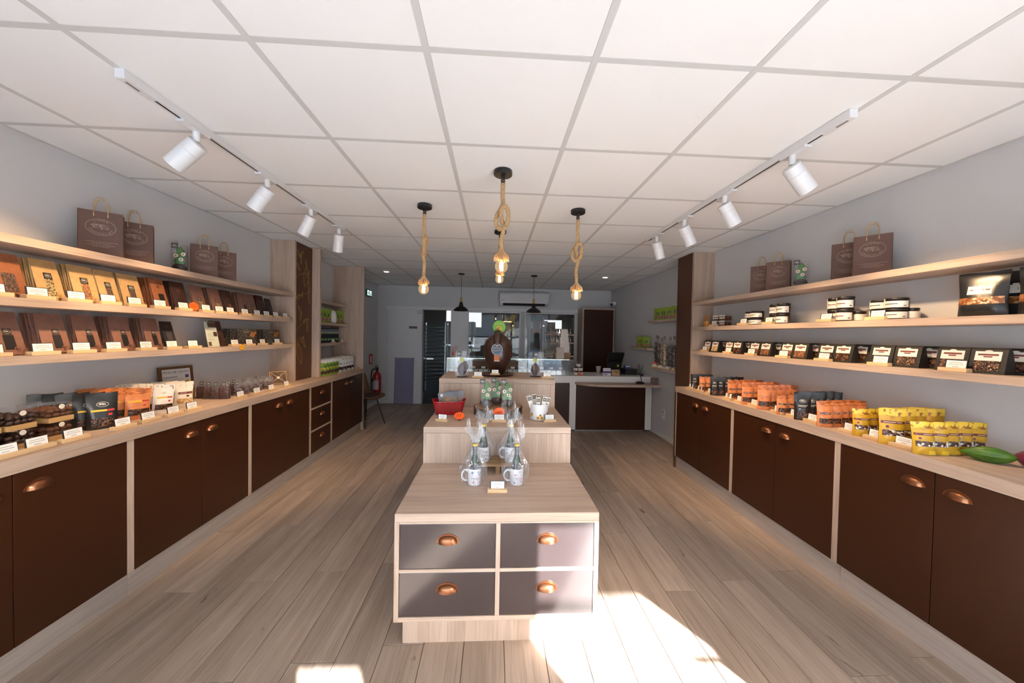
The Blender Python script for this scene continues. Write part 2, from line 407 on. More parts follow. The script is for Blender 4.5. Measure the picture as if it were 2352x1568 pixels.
struct(slab('wall_right', XR, XR+.15, YF-.1, YB+.1, -.1, ZC+.1, WALL))
wb = MB()
for a in ((XL, -1.51, 0, ZC), (-1.51, -.92, 1.99, ZC), (-.92, -.57, 0, ZC), (-.57, .555, 0, .95), (-.57, .555, 1.98, ZC), (.555, .64, 0, ZC),
          (.64, 1.75, 0, .95), (.64, 1.75, 1.98, ZC), (1.75, XR, 0, ZC)):
    wb.box(a[0], a[1], YB, YB+.12, a[2], a[3]+.05 if a[3] == ZC else a[3], WALL)
struct(wb.build('wall_back'))
for i, (a, b) in enumerate(((-.57, .555), (.64, 1.75))):
    w = MB()
    for q in ((a, a+.022, .95, 1.98), (b-.022, b, .95, 1.98), (a+.022, b-.022, .95, .975), (a+.022, b-.022, 1.955, 1.98)):
        w.box(q[0], q[1], YB-.008, YB+.06, q[2], q[3], WHITE)
    o = struct(w.build('window_%d' % (i+1), bev=.002))
    slab('pane', a+.022, b-.022, YB+.02, YB+.026, .975, 1.955, GLASS, o)
# post casing: three upright boards beside the kitchen door
o = struct(MB().box(-.92, -.57, YB-.03, YB, 0, 1.99, WHITE).build('trim_1'))
for v in (-.80, -.68): slab('bead', v-.006, v+.006, YB-.036, YB-.03, 0, 1.99, WHITE, o)
tr = MB().box(-2.26, 1.79, YB-.018, YB-.0005, 1.995, 2.05, WHITE)
struct(tr.build('trim_2', bev=.003))
d1 = struct(MB().box(-2.222, -1.512, YB-.045, YB-.005, .006, 1.992, plain('door_white', (.66, .66, .69), .4)).build('door_1', bev=.003))
f = lambda x, y: (x, YB-.0462, y)
nm = MB(); nm.box(-1.785, -1.615, YB-.049, YB-.045, 1.585, 1.635, plain('grey_plate', (.10, .09, .09), .4))
nm.box(-1.64, -1.618, YB-.0495, YB-.0448, 1.588, 1.632, plain('red_dot', (.35, .05, .05), .4)); nm.build('name_plate', d1)
nt = MB(); nt.box(-1.635, -1.52, YB-.0465, YB-.0448, 1.885, 1.985, plain('notice_paper', (.66, .66, .67), .6))
fn = lambda x, y: (x, YB-.047, y)
for k, (cx, cy, w) in enumerate(((-1.61, 1.955, .03), (-1.565, 1.958, .025), (-1.535, 1.955, .02), (-1.60, 1.915, .04), (-1.55, 1.912, .045))): nt.add([fn(cx-w/2, cy-.009), fn(cx+w/2, cy-.009), fn(cx+w/2, cy+.009), fn(cx-w/2, cy+.009)], [(0,1,2,3)], INK)
nt.build('notice', d1)
# unseen shop front behind the camera, openings shaped to cut the sun patches: posts, rails, sun-diffusing lower panes, clear upper panes, open doorway on the right
FILM = sheet('sun_diffuser', (.82, .84, .86), .50)  # added to the unseen panes: stops direct sun, passes soft daylight
wf = MB(); ALU = plain('grey_aluminium', (.16, .16, .17), .4)
OPEN_A, OPEN_B = (1.557, 2.41), (.44, .737)
for a, b in ((XL-.1, XL+.09), (-1.02, -.97), (.36, .44), (.737, .80), (1.50, 1.557), (2.41, XR+.1)): wf.box(a, b, YF-.06, YF, 0, ZC+.05, ALU)
for a, b, z in ((XL+.09, -1.02, 1.36), (-.97, .36, 1.36), (.44, .737, 1.19), (.80, 1.50, 1.36)): wf.box(a, b, YF-.05, YF-.01, z, z+.05, ALU)
wf.box(XL, XR, YF-.06, YF, 2.42, ZC+.05, ALU); wf.box(XL, 1.5, YF-.06, YF, 0, .06, ALU); wf.box(.44, .737, YF-.045, YF-.015, 0, .25, ALU)
struct(wf.build('wall_front'))
n = 3
for a, b in ((XL+.09, -1.02), (-.97, .36), (.80, 1.50)):
    o = struct(slab('window_%d' % n, a, b, YF-.033, YF-.029, .06, 1.36, FILM)); n += 1
    slab('pane', a, b, YF-.033, YF-.028, 1.41, 2.42, GLASS if a < .5 else FILM, o)
o = struct(slab('window_%d' % n, .44, .737, YF-.033, YF-.028, .25, 1.19, GLASS)); slab('pane', .44, .737, YF-.033, YF-.029, 1.24, 2.42, FILM, o)
# unseen plate added in the doorway to throw the small floor shadow
struct(slab('shadow_plate', 2.245, 2.375, YF-.035, YF-.028, 1.166, 1.186, ALU))
# awning added out of view to block the higher sun, and the street outside
aw = thing('sunblocker', 'added unseen awning over the shop front', 'sunblocker', (0, YF-.1, 2.5))
MB().box(3.12, 5.6, -2.0, -1.27, 0, .01, sheet('sunblocker_cloth', (.26, .25, .25), .25)).box(-3.6, 5.6, -1.27, 0, 0, .01, sheet('sunblocker_cloth', (.26, .25, .25), .25)).box(-3.6, 1.5, -2.0, -1.27, 0, .01, sheet('sunblocker_cloth', (.26, .25, .25), .25)).build('cloth', aw)
MB().box(1.5, 3.12, -2.0, -1.271, .004, .006, clear('sun_filter_sheet', (.92, .92, .92), rough=.5, base=0, haze=.04)).build('sun_filter_panel', aw)  # added see-through panel passing weakened sun onto the drawer fronts
MB().box(-3.6, 5.6, -2.03, -2.0, -.03, .02, ALU).build('front_bar', aw)
struct(slab('pavement', -30, 30, -40, YF-.06, -.2, -.02, plain('pale_paving', (.42, .40, .37), .8, vary=.1, scale=3)))
ob = thing('street_house', 'row of plastered houses across the street, behind the camera', 'house', (0, -15, 0))
MB().box(-26, 26, -5, 0, -.05, 5.2, plain('house_plaster', (.30, .28, .26), .8)).build('walls', ob); MB().box(-26.4, 26.4, -5.4, .4, 5.2, 5.5, plain('house_eaves', (.12, .07, .05), .8)).build('roof', ob)
for k in range(11):
    wx = -22+4.4*k; wn_ = MB().box(wx, wx+1.3, .002, .06, 1.0, 2.5, plain('house_window_frame', (.4, .4, .4), .6)).build('window', ob); MB().box(wx+.08, wx+1.22, .061, .07, 1.08, 2.42, plain('house_glass', (.02, .03, .04), .1)).build('pane', wn_)
cr_ = thing('parked_car', 'blue parked car across the street, seen only in reflections', 'car', (.6, -9.5, -.02), .02); CB = plain('car_blue', (.03, .09, .22), .25, coat=.6)
MB().prism([(-2.1, .30), (-2.1, .72), (-1.25, .86), (-.75, 1.36), (.75, 1.38), (1.35, .92), (2.05, .80), (2.1, .30)], 1, -.82, .82, CB).build('body', cr_, bev=.06, smooth=40); MB().prism([(-1.12, .88), (-.70, 1.30), (.70, 1.31), (1.2, .92)], 1, -.835, .835, plain('car_glass', (.015, .02, .025), .05)).build('window', cr_)
for wx in (-1.3, 1.3):
    for wy in (-.80, .80): MB().lathe([(.001, -.1), (.31, -.1), (.33, -.07), (.33, .07), (.31, .1), (.001, .1)], BLACK_M, 24, T=Matrix.Translation((wx, wy, .33)) @ Matrix.Rotation(PI/2, 4, 'X'), cap0=False, cap1=False).build('wheel', cr_, smooth=40)
# baseboards
struct(MB().box(XR-.012, XR, 4.24, 5.3, 0, .07, WHITE).box(XR-.03, XR-.0121, 4.24, 5.3, 0, .014, OAK_Y).build('baseboard_right'))
struct(MB().box(XL, XL+.012, 5.4, YB, 0, .07, WHITE).build('baseboard_left'))
struct(MB().box(XL, -2.24, YB-.012, YB, 0, .07, WHITE).build('baseboard_back'))
# ---------------------------------------------------------------- kitchen behind the glass
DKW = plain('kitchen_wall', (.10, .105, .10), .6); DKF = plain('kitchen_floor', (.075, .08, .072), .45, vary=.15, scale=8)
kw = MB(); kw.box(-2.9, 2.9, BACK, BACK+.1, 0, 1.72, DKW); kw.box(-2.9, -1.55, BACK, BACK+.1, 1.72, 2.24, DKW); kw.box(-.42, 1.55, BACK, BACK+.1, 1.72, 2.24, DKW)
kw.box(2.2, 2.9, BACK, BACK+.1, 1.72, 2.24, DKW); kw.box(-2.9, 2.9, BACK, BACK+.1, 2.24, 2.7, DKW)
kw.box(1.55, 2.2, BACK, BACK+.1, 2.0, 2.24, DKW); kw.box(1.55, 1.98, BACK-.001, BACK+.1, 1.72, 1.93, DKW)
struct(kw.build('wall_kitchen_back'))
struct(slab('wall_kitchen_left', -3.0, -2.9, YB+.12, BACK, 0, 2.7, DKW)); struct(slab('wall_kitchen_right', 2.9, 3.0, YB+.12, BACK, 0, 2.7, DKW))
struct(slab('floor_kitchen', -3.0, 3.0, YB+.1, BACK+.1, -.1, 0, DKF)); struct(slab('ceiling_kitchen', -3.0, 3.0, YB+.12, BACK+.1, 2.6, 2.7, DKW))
DAY = glow('daylit_blind', (.92, .96, 1.0), 1.0)
struct(MB().box(-1.55, -.42, BACK+.06, BACK+.08, 1.72, 2.24, DAY).build('window_kitchen_1')); struct(MB().box(1.55, 2.2, BACK+.06, BACK+.08, 1.72, 2.0, DAY).build('window_kitchen_2'))
# ================================================================ fixed furniture
def cup_handle_mesh():
    b = MB(); a, p, h = .042, .024, .034
    def fn(u, v, k=1.0):
        t = PI*u; q = PI/2*v
        return (a*k*math.cos(t)*math.cos(q*.999) if True else 0, -p*k*math.sin(t)*math.cos(q)-.002, h*k*math.sin(q))
    b.grid(lambda u, v: (a*math.cos(PI*u), -.003-p*math.sin(PI*u)*math.cos(PI/2*v)**.7, h*math.sin(PI*u)**.6*math.sin(PI/2*v)), 16, 8, COPPER)
    b.grid(lambda u, v: ((a-.002)*math.cos(PI*u), -.0025-(p-.002)*math.sin(PI*u)*math.cos(PI/2*v)**.7, (h-.002)*math.sin(PI*u)**.6*math.sin(PI/2*v)), 16, 8, COPPER, flip=True)
    n = 16; vs = []
    for i in range(n+1):
        t = PI*i/n
        for r in (1.0, 1.22): vs.append((a*r*math.cos(t), -.003, h*r*math.sin(t)))
    k = len(vs); vs += [(x, 0, z) for x, y, z in vs]
    fs = [(2*i, 2*i+1, 2*i+3, 2*i+2) for i in range(n)]+[(2*i+1, 2*i+1+k, 2*i+3+k, 2*i+3) for i in range(n)]
    b.add(vs, fs, COPPER); return b.mesh('handle', smooth=40, fix=False)
HANDLE = cup_handle_mesh()
LROT, RROT = PI/2, -PI/2     # local -y faces the aisle: left wall things turn +90, right wall things turn -90
def base_cabinet(side, y0, y1, kind, label):
    """unit with local x along the run, -y to the aisle"""
    w = y1-y0; z0, z1, D = .14, .875, .46 if side == 'L' else .40
    if side == 'L': t = thing('base_cabinet', label, 'cabinet', (-1.98, (y0+y1)/2, 0), LROT, 'base cabinets along the walls')
    else: t = thing('base_cabinet', label, 'cabinet', (2.10, (y0+y1)/2, 0), RROT, 'base cabinets along the walls')
    h = w/2; b = MB()
    b.box(-h, -h+.017, 0, D, z0, z1, OAK_Z); b.box(h-.017, h, 0, D, z0, z1, OAK_Z); b.box(-h+.017, h-.017, .024, D, z0, z1, BROWN)
    if kind == 'drawers':
        for z in (.388, .635): b.box(-h+.017, h-.017, 0, .024, z-.009, z+.009, OAK_X)
    b.build('carcass', t)
    if kind == 'doors':
        for s in (-1, 1):
            a, c = (-h+.019, -.0018) if s < 0 else (.0018, h-.019)
            d = MB().box(a, c, .001, .021, z0+.002, z1-.003, BROWN).build('door', t, bev=.0012)
            hz = .785; link('handle', HANDLE, d, (s*.083, .001, hz))
    else:
        for z in ((.142, .379), (.397, .626), (.644, .872)):
            d = MB().box(-h+.019, h-.019, .001, .021, z[0]+.002, z[1]-.002, BROWN).build('drawer', t, bev=.0012)
            link('handle', HANDLE, d, (.01, .001, z[1]-.095))
    return t
for i, (a, b) in enumerate(((.13, 1.06), (1.06, 1.991), (1.991, 2.923), (2.923, 3.85))):
    base_cabinet('L', a, b, 'doors', 'dark brown two-door base cabinet on the left wall, %s from the shop front' % ORD[i])
    base_cabinet('R', a, b if i < 3 else 3.865, 'doors', 'dark brown two-door base cabinet on the right wall, %s from the shop front' % ORD[i])
base_cabinet('L', 3.85, 4.345, 'drawers', 'narrow dark brown base cabinet of three drawers under the painted pillar')
base_cabinet('L', 4.345, 5.36, 'doors', 'dark brown two-door base cabinet at the far end, beside the chair')
for o in bpy.data.objects:
    if o.name.startswith('handle') and o.parent and o.parent.parent and o.parent.parent.location.x > 0 and o.parent.name.startswith('door'): pass
tag(slab('worktop', -2.449, -1.975, -.3, 5.36, .875, .935, OAK_Y, bev=.002), 'long pale oak worktop over the left base cabinets', 'worktop')
tag(slab('worktop', 2.095, 2.514, -.3, 3.875, .875, .935, OAK_Y, bev=.002), 'long pale oak worktop over the right base cabinets', 'worktop')
pl = thing('plinth', 'greyed oak plinth board below the left base cabinets', 'plinth', (-2.03, 2.5, 0))
for a, b in ((-2.4, -.5), (-.498, .9), (.902, 2.86)): slab('board', -.001, .02, a, b, 0, .14, GREY_Y, pl)
pl = thing('plinth', 'greyed oak plinth board below the right base cabinets', 'plinth', (2.14, 2.5, 0))
for a, b in ((-2.4, -.535), (-.533, 1.365)): slab('board', -.02, .001, a, b, 0, .14, GREY_Y, pl)
tag(MB().box(2.10, 2.50, 3.866, 3.885, 0, .874, BROWN_P).build('end_panel'), 'dark brown end panel closing the right cabinet run', 'panel')
SHZ = (1.308, 1.581, 1.865); NAMES = ('lowest', 'middle', 'topmost')
for z, nme in zip(SHZ, NAMES):
    tag(slab('wall_shelf', XL+.0005, -2.2, -.3, 3.914, z, z+.040, OAK_Y, bev=.0015), '%s of the three long oak shelves on the left wall' % nme, 'shelf', 'long wall shelves')
    tag(slab('wall_shelf', 2.27, XR-.0005, -.3, 3.864, z, z+.040, OAK_Y, bev=.0015), '%s of the three long oak shelves on the right wall' % nme, 'shelf', 'long wall shelves')
    tag(slab('wall_shelf', XL+.0005, -2.232, 4.326, 5.359, z-.01, z+.03, OAK_Y, bev=.0015), '%s of the short oak shelves in the niche past the pillar' % nme, 'shelf', 'niche shelves')
# painted pillar, left
pi = thing('shelf_pillar', 'oak pillar with dark brown front painted with golden cocoa branches', 'pillar', (-2.3, 4.1, .936))
P = lambda x0, x1, y0, y1, mat, nm: MB().box(x0+2.3, x1+2.3, y0-4.1, y1-4.1, 0, ZC-.938, mat).build(nm, pi)
P(XL+.001, -2.19, 3.915, 3.945, OAK_Z, 'side_panel'); P(XL+.001, -2.105, 4.29, 4.325, OAK_Z, 'side_panel'); P(-2.215, -2.197, 3.945, 4.29, BROWN_P, 'front_panel')
GOLD = plain('gold_paint', (.42, .25, .05), .45); pr = MB(); fn = lambda u, v: (-2.1965+2.3, u, v)
def leafy(cx, cy, L, Wd, an):
    for line in pod_outline(cx, cy, L, Wd, an, 12)[:3]: put_stroke(pr, fn, line, .0045, GOLD)
for a in ((-.09, 1.42, .11, .035, 2.3), (-.04, 1.43, .10, .03, .8), (-.055, 1.37, .12, .035, -1.5), (.06, 1.33, .09, .03, 1.9), (.05, 1.18, .24, .11, 1.35), (.115, 1.08, .16, .04, 1.75),
          (.12, .95, .14, .045, 1.8), (-.1, .94, .10, .04, .5), (-.02, .97, .08, .02, 1.4), (-.07, .80, .11, .04, 2.4), (-.05, .72, .10, .03, 1.4), (.06, .68, .13, .035, .25), (.09, .60, .12, .035, 1.5),
          (-.07, .30, .25, .09, -1.25), (-.01, .46, .10, .035, .9), (.03, .40, .08, .03, 2.2), (-.1, 1.27, .1, .03, 2.2), (.1, 1.22, .1, .03, 1.2)): leafy(*a)
for pts in ([(-.14, 1.14), (-.08, 1.19), (.02, 1.22), (.1, 1.22), (.14, 1.15)], [(-.13, .86), (-.08, .95), (.0, .98), (.09, 1.0), (.13, 1.06)], [(-.14, .56), (-.06, .62), (.04, .66), (.1, .68)], [(-.12, .40), (-.08, .47), (-.02, .48), (.04, .45)], [(-.12, 1.38), (-.09, 1.42), (-.05, 1.40)]): put_stroke(pr, fn, pts, .004, GOLD)
pr.build('painting', pi)
tag(MB().box(XL+.001, -1.982, 5.361, 5.392, 0, ZC-.002, OAK_Z).build('end_panel', bev=.0015), 'tall pale oak end panel where the left shelving stops', 'panel')
pi = thing('shelf_pillar', 'oak pillar with plain dark brown front at the end of the right shelves', 'pillar', (2.4, 4.0, .936))
P = lambda x0, x1, y0, y1, mat, nm, z0=0: MB().box(x0-2.4, x1-2.4, y0-4.0, y1-4.0, z0, ZC-.938, mat).build(nm, pi)
P(2.27, XR-.001, 3.865, 3.895, OAK_Z, 'side_panel'); P(2.27, XR-.001, 4.19, 4.215, BROWN_P, 'side_panel'); P(2.272, 2.29, 3.895, 4.19, BROWN_P, 'front_panel')
MB().box(2.272-2.4, 2.29-2.4, -.115, .19, -.936, 0, BROWN_P).box(2.272-2.4, .114, .19, .214, -.936, 0, BROWN_P).build('lower_panel', pi)
# ---------------------------------------------------------------- island: three steps
ds = plain('drawer_laminate', (.050, .034, .033), .20, spec=.9, bump=.02, scale=220, coat=.4)
isl = thing('drawer_cabinet', 'low oak island cabinet with four dark drawers, first step of the display', 'cabinet', (.035, 1.625, 0))
b = MB(); W2 = .485
b.box(-W2, W2, .001, .64, .605, .645, OAK_X)
b.build('top', isl, bev=.002)
b = MB(); b.box(-W2, -W2+.022, 0, .64, .13, .605, OAK_Z); b.box(W2-.022, W2, 0, .64, .13, .605, OAK_Z); b.box(-.010, .011, -.0004, .0296, .1524, .5956, OAK_Z)
b.box(-W2+.022, W2-.022, 0, .03, .596, .605, OAK_X); b.box(-W2+.022, W2-.022, 0, .64, .13, .152, OAK_X); b.box(-W2+.022, W2-.022, 0, .03, .364, .380, OAK_X); b.box(-W2+.022, W2-.022, .03, .64, .152, .605, OAK_X)
b.build('carcass', isl, bev=.001)
MB().box(-W2+.035, W2-.035, .035, .62, 0, .13, OAK_Z).build('plinth', isl)
for (a, c) in ((-W2+.024, -.012), (.013, W2-.024)):
    for z in ((.154, .362), (.382, .594)):
        d = MB().box(a, c, .003, .029, z[0], z[1], ds).build('drawer', isl, bev=.0012); link('handle', HANDLE, d, ((a+c)/2, .003, z[1]-.088)).scale = (1.05, 1, 1)
for (y0, y1, zt, lab) in ((2.268, 2.888, .882, 'middle oak step of the island display'), (2.890, 3.45, 1.12, 'tallest oak step of the island display, at the back')):
    t = thing('display_plinth', lab, 'plinth', (.035, y0, 0))
    MB().box(-W2, W2, 0, y1-y0, zt-.04, zt, OAK_X).build('top', t, bev=.002); MB().box(-W2+.0008, W2-.0008, .0012, y1-y0-.001, 0, zt-.0412, OAK_Z).build('body', t)
# ---------------------------------------------------------------- sales counter
sc = thing('sales_counter', 'long white sales counter with dark front panels at the back of the shop', 'counter', (.9, 5.33, 0))
b = MB(); X = lambda v: v-.9
b.box(X(-.75), X(2.5), 0, .62, .84, .87, WHITE_L); b.box(X(-.75), X(2.5), 0, .02, .76, .84, WHITE_L)
for a, c in ((-.75, -.65), (1.19, 1.29), (2.40, 2.5)): b.box(X(a), X(c), 0, .05, .028, .76, WHITE_L)
b.build('frame', sc, bev=.002)
b = MB(); b.box(X(-.65), X(1.19), .012, .05, .04, .76, BROWN); b.box(X(1.29), X(2.40), .004, .05, .028, .76, BROWN); b.box(X(-.72), X(2.46), .05, .09, 0, .76, BLACK_M); b.build('front_panel', sc)
MB().box(X(1.29), X(2.40), .03, .05, .0, .027, STEEL).build('kick_strip', sc)
pts = [(X(1.27), -.001), (X(1.285), -.05), (X(1.34), -.13), (X(1.43), -.21), (X(1.56), -.27), (X(1.75), -.295), (X(2.513), -.295), (X(2.513), -.001)]
MB().prism(pts, 2, .742, .776, OAK_X).build('bag_shelf', sc, bev=.002)
dc = thing('display_case', 'clear glass display case of chocolates on the sales counter', 'case', (.235, 5.38, .8705))
b = MB(); h = .965; T = .006
b.box(-h, h, 0, T, 0, .25, GLASS_G); b.box(-h, h, .5, .5+T, 0, .25, GLASS_G); b.box(-h, -h+T, T, .5, 0, .25, GLASS_G); b.box(h-T, h, T, .5, 0, .25, GLASS_G); b.box(-h, h, 0, .506, .2505, .2565, GLASS_G); b.box(.2895, .2955, T, .5, 0, .25, GLASS_G)
b.build('glass', dc)
MB().box(-h+.01, h-.01, .01, .49, .0005, .004, plain('case_base', (.55, .55, .56), .3)).build('floor_board', dc)
b = MB(); em = glow('led_dots', (1, .98, .94), 6)
for i in range(78): xx = -h+.02+i*(2*h-.04)/77; b.box(xx-.004, xx+.004, .012, .016, .243, .249, em)
b.build('led_strip', dc)
tc = thing('tall_cabinet', 'tall oak cabinet with a dark brown door in the back right corner', 'cabinet', (2.125, 7.0, 0))
b = MB(); b.box(-.335, -.30, 0, .39, 0, 2.07, OAK_Z); b.box(.315, .335, 0, .39, 0, 2.07, OAK_Z); b.box(-.30, .315, 0, .39, 2.04, 2.07, OAK_X); b.box(-.30, .315, .03, .39, 0, 2.04, OAK_Z); b.build('carcass', tc)
MB().box(-.298, .313, .001, .028, .01, 2.038, BROWN).build('door', tc, bev=.0015)
# ================================================================ lamps and wall equipment
WARM = (1.0, .65, .35)
def track(x, y0, y1, spots, side, lab):
    t = thing('lighting_track', lab, 'light track', (x, y0, ZC))
    L = y1-y0; b = MB(); b.box(-.018, -.006, 0, L, -.032, -.0003, WHITE); b.box(.006, .018, 0, L, -.032, -.0003, WHITE); b.box(-.006, .006, 0, L, -.0308, -.0003, BLACK_M)
    b.box(-.018, .018, -.004, 0, -.034, -.0003, WHITE); b.box(-.018, .018, L, L+.004, -.034, -.0003, WHITE); b.box(-.0185, .0185, .0, .13, -.036, -.032, WHITE)
    b.build('rail', t)
    MB().box(-.004, .004, .02, .07, -.0375, -.036, plain('socket_grey', (.2, .17, .16), .5)).build('feed_slot', t)
    for i, (y, d, en) in enumerate(spots):
        d = Vector(d).normalized(); T = d.to_track_quat('-Z', 'Y').to_matrix().to_4x4()
        s = thing('track_spotlight', 'white cylinder spotlight on the %s ceiling track, %s from the shop front' % (side, ORD[i]), 'spotlight', (x, y, ZC-.032), 0, 'track spotlights')
        b = MB(); b.box(-.0185, .0185, -.09, .06, -.012, 0, WHITE); b.build('adapter', s, bev=.002)
        b = MB(); b.lathe([(.013, -.06), (.015, -.055), (.015, -.012)], WHITE, 16); b.build('stem', s, smooth=35)
        hd = MB(); c = Matrix.Translation((0, 0, -.075)) @ T
        hd.lathe([(.001, .012), (.036, .012), (.042, .008), (.0425, -.04), (.041, -.041), (.041, -.0425), (.0425, -.0435), (.0425, -.145), (.038, -.145), (.036, -.12), (.001, -.118)], WHITE, 32, T=c, cap0=False, cap1=False)
        h = hd.build('head', s, smooth=35)
        le = MB(); le.lathe([(.001, -.1235), (.034, -.1235)], glow('warm_lens', WARM, 14), 24, T=c, cap0=False, cap1=False); le.build('lens', h)
        ld = bpy.data.lights.new('spot', 'SPOT'); ld.energy = en; ld.color = WARM; ld.spot_size = math.radians(68); ld.spot_blend = .75; ld.shadow_soft_size = .03
        lo = bpy.data.objects.new('spot', ld); COL.objects.link(lo); lo.location = Vector((x, y, ZC-.107))+d*.15; lo.rotation_euler = d.to_track_quat('-Z', 'Y').to_euler()
track(-1.447, 1.42, 3.39, [(1.76, (-.72, -.03, -.70), 50), (2.28, (-.60, .06, -.80), 50), (2.80, (-.48, .12, -.88), 50), (3.29, (-.20, .30, -.95), 50)], 'left', 'white lighting track on the ceiling along the left shelves')
track(1.512, 1.42, 3.38, [(1.72, (.66, .03, -.75), 50), (2.24, (.56, .06, -.83), 50), (2.73, (.50, .10, -.87), 50), (3.20, (.34, .12, -.95), 50)], 'right', 'white lighting track on the ceiling along the right shelves')

def spline(pts, n=8):
    P = [Vector(p) for p in pts]; out = []
    for i in range(len(P)-1):
        a = P[max(0, i-1)]; b = P[i]; c = P[i+1]; d = P[min(len(P)-1, i+2)]
        for k in range(n):
            t = k/n; out.append(.5*((2*b)+(c-a)*t+(2*a-5*b+4*c-d)*t*t+(3*b-a-3*c+d)*t**3))
    out.append(P[-1]); return out
ROPE = two_tone('jute_rope', (.33, .19, .085), (.56, .37, .19), scale=160, lo=.3, hi=.7, rough=.9, bump=.4)
FRAY = two_tone('frayed_jute', (.42, .24, .11), (.68, .44, .23), scale=200, lo=.3, hi=.7, rough=.9)
AMBER = clear('amber_globe', (.96, .84, .64), base=.03)
def _lit_globe(m):      # the lit globe itself glows a little
    n, l = m.node_tree.nodes, m.node_tree.links; o = n['Material Output']; src = o.inputs[0].links[0].from_socket
    e = n.new('ShaderNodeEmission'); e.inputs[0].default_value = (1, .68, .36, 1); e.inputs[1].default_value = .22; a = n.new('ShaderNodeAddShader'); l.new(src, a.inputs[0]); l.new(e.outputs[0], a.inputs[1]); l.new(a.outputs[0], o.inputs[0])
_lit_globe(AMBER)
FIL = glow('filament', (1, .74, .40), 60)
def rope_lamp(x, y, zb, mirror, yaw, lab):
    L = ZC-zb
    t = thing('rope_pendant', lab, 'pendant lamp', (x, y, ZC), yaw, 'rope pendant lamps over the island')
    b = MB(); b.lathe([(.001, -.0003), (.055, -.0003), (.056, -.003), (.056, -.024), (.053, -.027), (.001, -.027)], BLACK, 32, cap0=False, cap1=False); b.build('canopy', t, smooth=35)
    MB().lathe([(.0135, -.075), (.0135, -.027)], BLACK, 16).build('grip', t, smooth=35)
    e = -(L-.095); k = e*.52; m = -1 if mirror else 1
    pts = [(0, 0, -.05), (0, 0, k*.6), (.002*m, 0, k+.055), (-.012*m, .014, k+.02), (-.032*m, .017, k-.02), (-.034*m, .012, k-.07), (-.012*m, .004, k-.10), (.020*m, -.010, k-.085), (.032*m, -.020, k-.04),
           (.028*m, -.022, k+.015), (.004*m, -.024, k+.030), (-.012*m, -.016, k+.0), (-.004*m, .010, k-.035), (.008*m, .012, k-.075), (.006*m, 0, k-.125), (-.006*m, 0, k-.17), (0, 0, e+.02), (0, 0, e)]
    P = spline(pts, 9); r = MB(); acc = 0; N = len(P); fr = []; prev = None; hs = [0]
    for i in range(N):
        a = P[max(0, i-1)]; c = P[min(N-1, i+1)]; tt = (c-a).normalized()
        xx = tt.cross(Vector((0, 1, .1))) if prev is None else prev-tt*prev.dot(tt)
        xx.normalize(); prev = xx; fr.append((xx, tt.cross(xx)))
        if i: acc += (P[i]-P[i-1]).length; hs.append(acc)
    for s in range(3):
        q = [P[i]+fr[i][0]*(.0068*math.cos(hs[i]*125+s*2*PI/3))+fr[i][1]*(.0068*math.sin(hs[i]*125+s*2*PI/3)) for i in range(N)]
        Q = []
        for i in range(N-1):
            for u in range(3):
                w = u/3; h = hs[i]*(1-w)+hs[i+1]*w; p = P[i].lerp(P[i+1], w); A = fr[i][0].lerp(fr[i+1][0], w).normalized(); B2 = fr[i][1].lerp(fr[i+1][1], w).normalized()
                Q.append(p+A*(.0068*math.cos(h*125+s*2*PI/3))+B2*(.0068*math.sin(h*125+s*2*PI/3)))
        r.tube(Q, .0074, ROPE, 6)
    r.build('rope', t, smooth=60)
    fr_ = MB(); rnd = random.Random(int(x*100)+int(y*10))
    for i in range(90):
        a = rnd.random()*2*PI; rr = .022+.022*rnd.random(); z1 = e-.045-.02*rnd.random()
        p = [(.006*math.cos(a), .006*math.sin(a), e+.015), (.017*math.cos(a), .017*math.sin(a), e-.008), (rr*math.cos(a+.1), rr*math.sin(a+.1), e-.03), (rr*1.12*math.cos(a+.1), rr*1.12*math.sin(a+.1), z1)]
        fr_.tube(p, .0022, FRAY, 3)
    fr_.build('frayed_end', t)
    MB().lathe([(.014, e-.055), (.014, e-.015)], BLACK, 14).build('socket', t, smooth=35)
    g = MB(); zc = -L; R = .040; prof = [(.012, zc+.055)]
    for j in range(1, 13): a = PI*(.12+.88*j/12); prof.append((max(.0005, R*math.sin(a)), zc+R*math.cos(a)))
    g.lathe(prof, AMBER, 24, cap0=False, cap1=False); bu = g.build('bulb', t, smooth=60)
    f = MB()
    for i in range(5):
        a = 2*PI*i/5; f.tube([(.008*math.cos(a), .008*math.sin(a), zc+.026), (.010*math.cos(a+.5), .010*math.sin(a+.5), zc), (.008*math.cos(a+1), .008*math.sin(a+1), zc-.026)], .0026, FIL, 6)
    f.build('filament', bu)
    ld = bpy.data.lights.new('bulb_light', 'POINT'); ld.energy = 3.0; ld.color = (1, .66, .34); ld.shadow_soft_size = .012
    lo = bpy.data.objects.new('bulb_light', ld); COL.objects.link(lo); lo.location = (x, y, zb-.0)
rope_lamp(.036, 2.115, 1.905, False, .15, 'knotted rope pendant lamp with globe bulb, nearest to the shop front')
rope_lamp(-.553, 2.72, 1.832, True, 1.15, 'knotted rope pendant lamp with globe bulb on the left over the aisle')
rope_lamp(.641, 2.712, 1.812, False, -.15, 'knotted rope pendant lamp with globe bulb on the right over the aisle')
rope_lamp(.040, 3.32, 2.02, True, .9, 'knotted rope pendant lamp half hidden behind the nearest one')
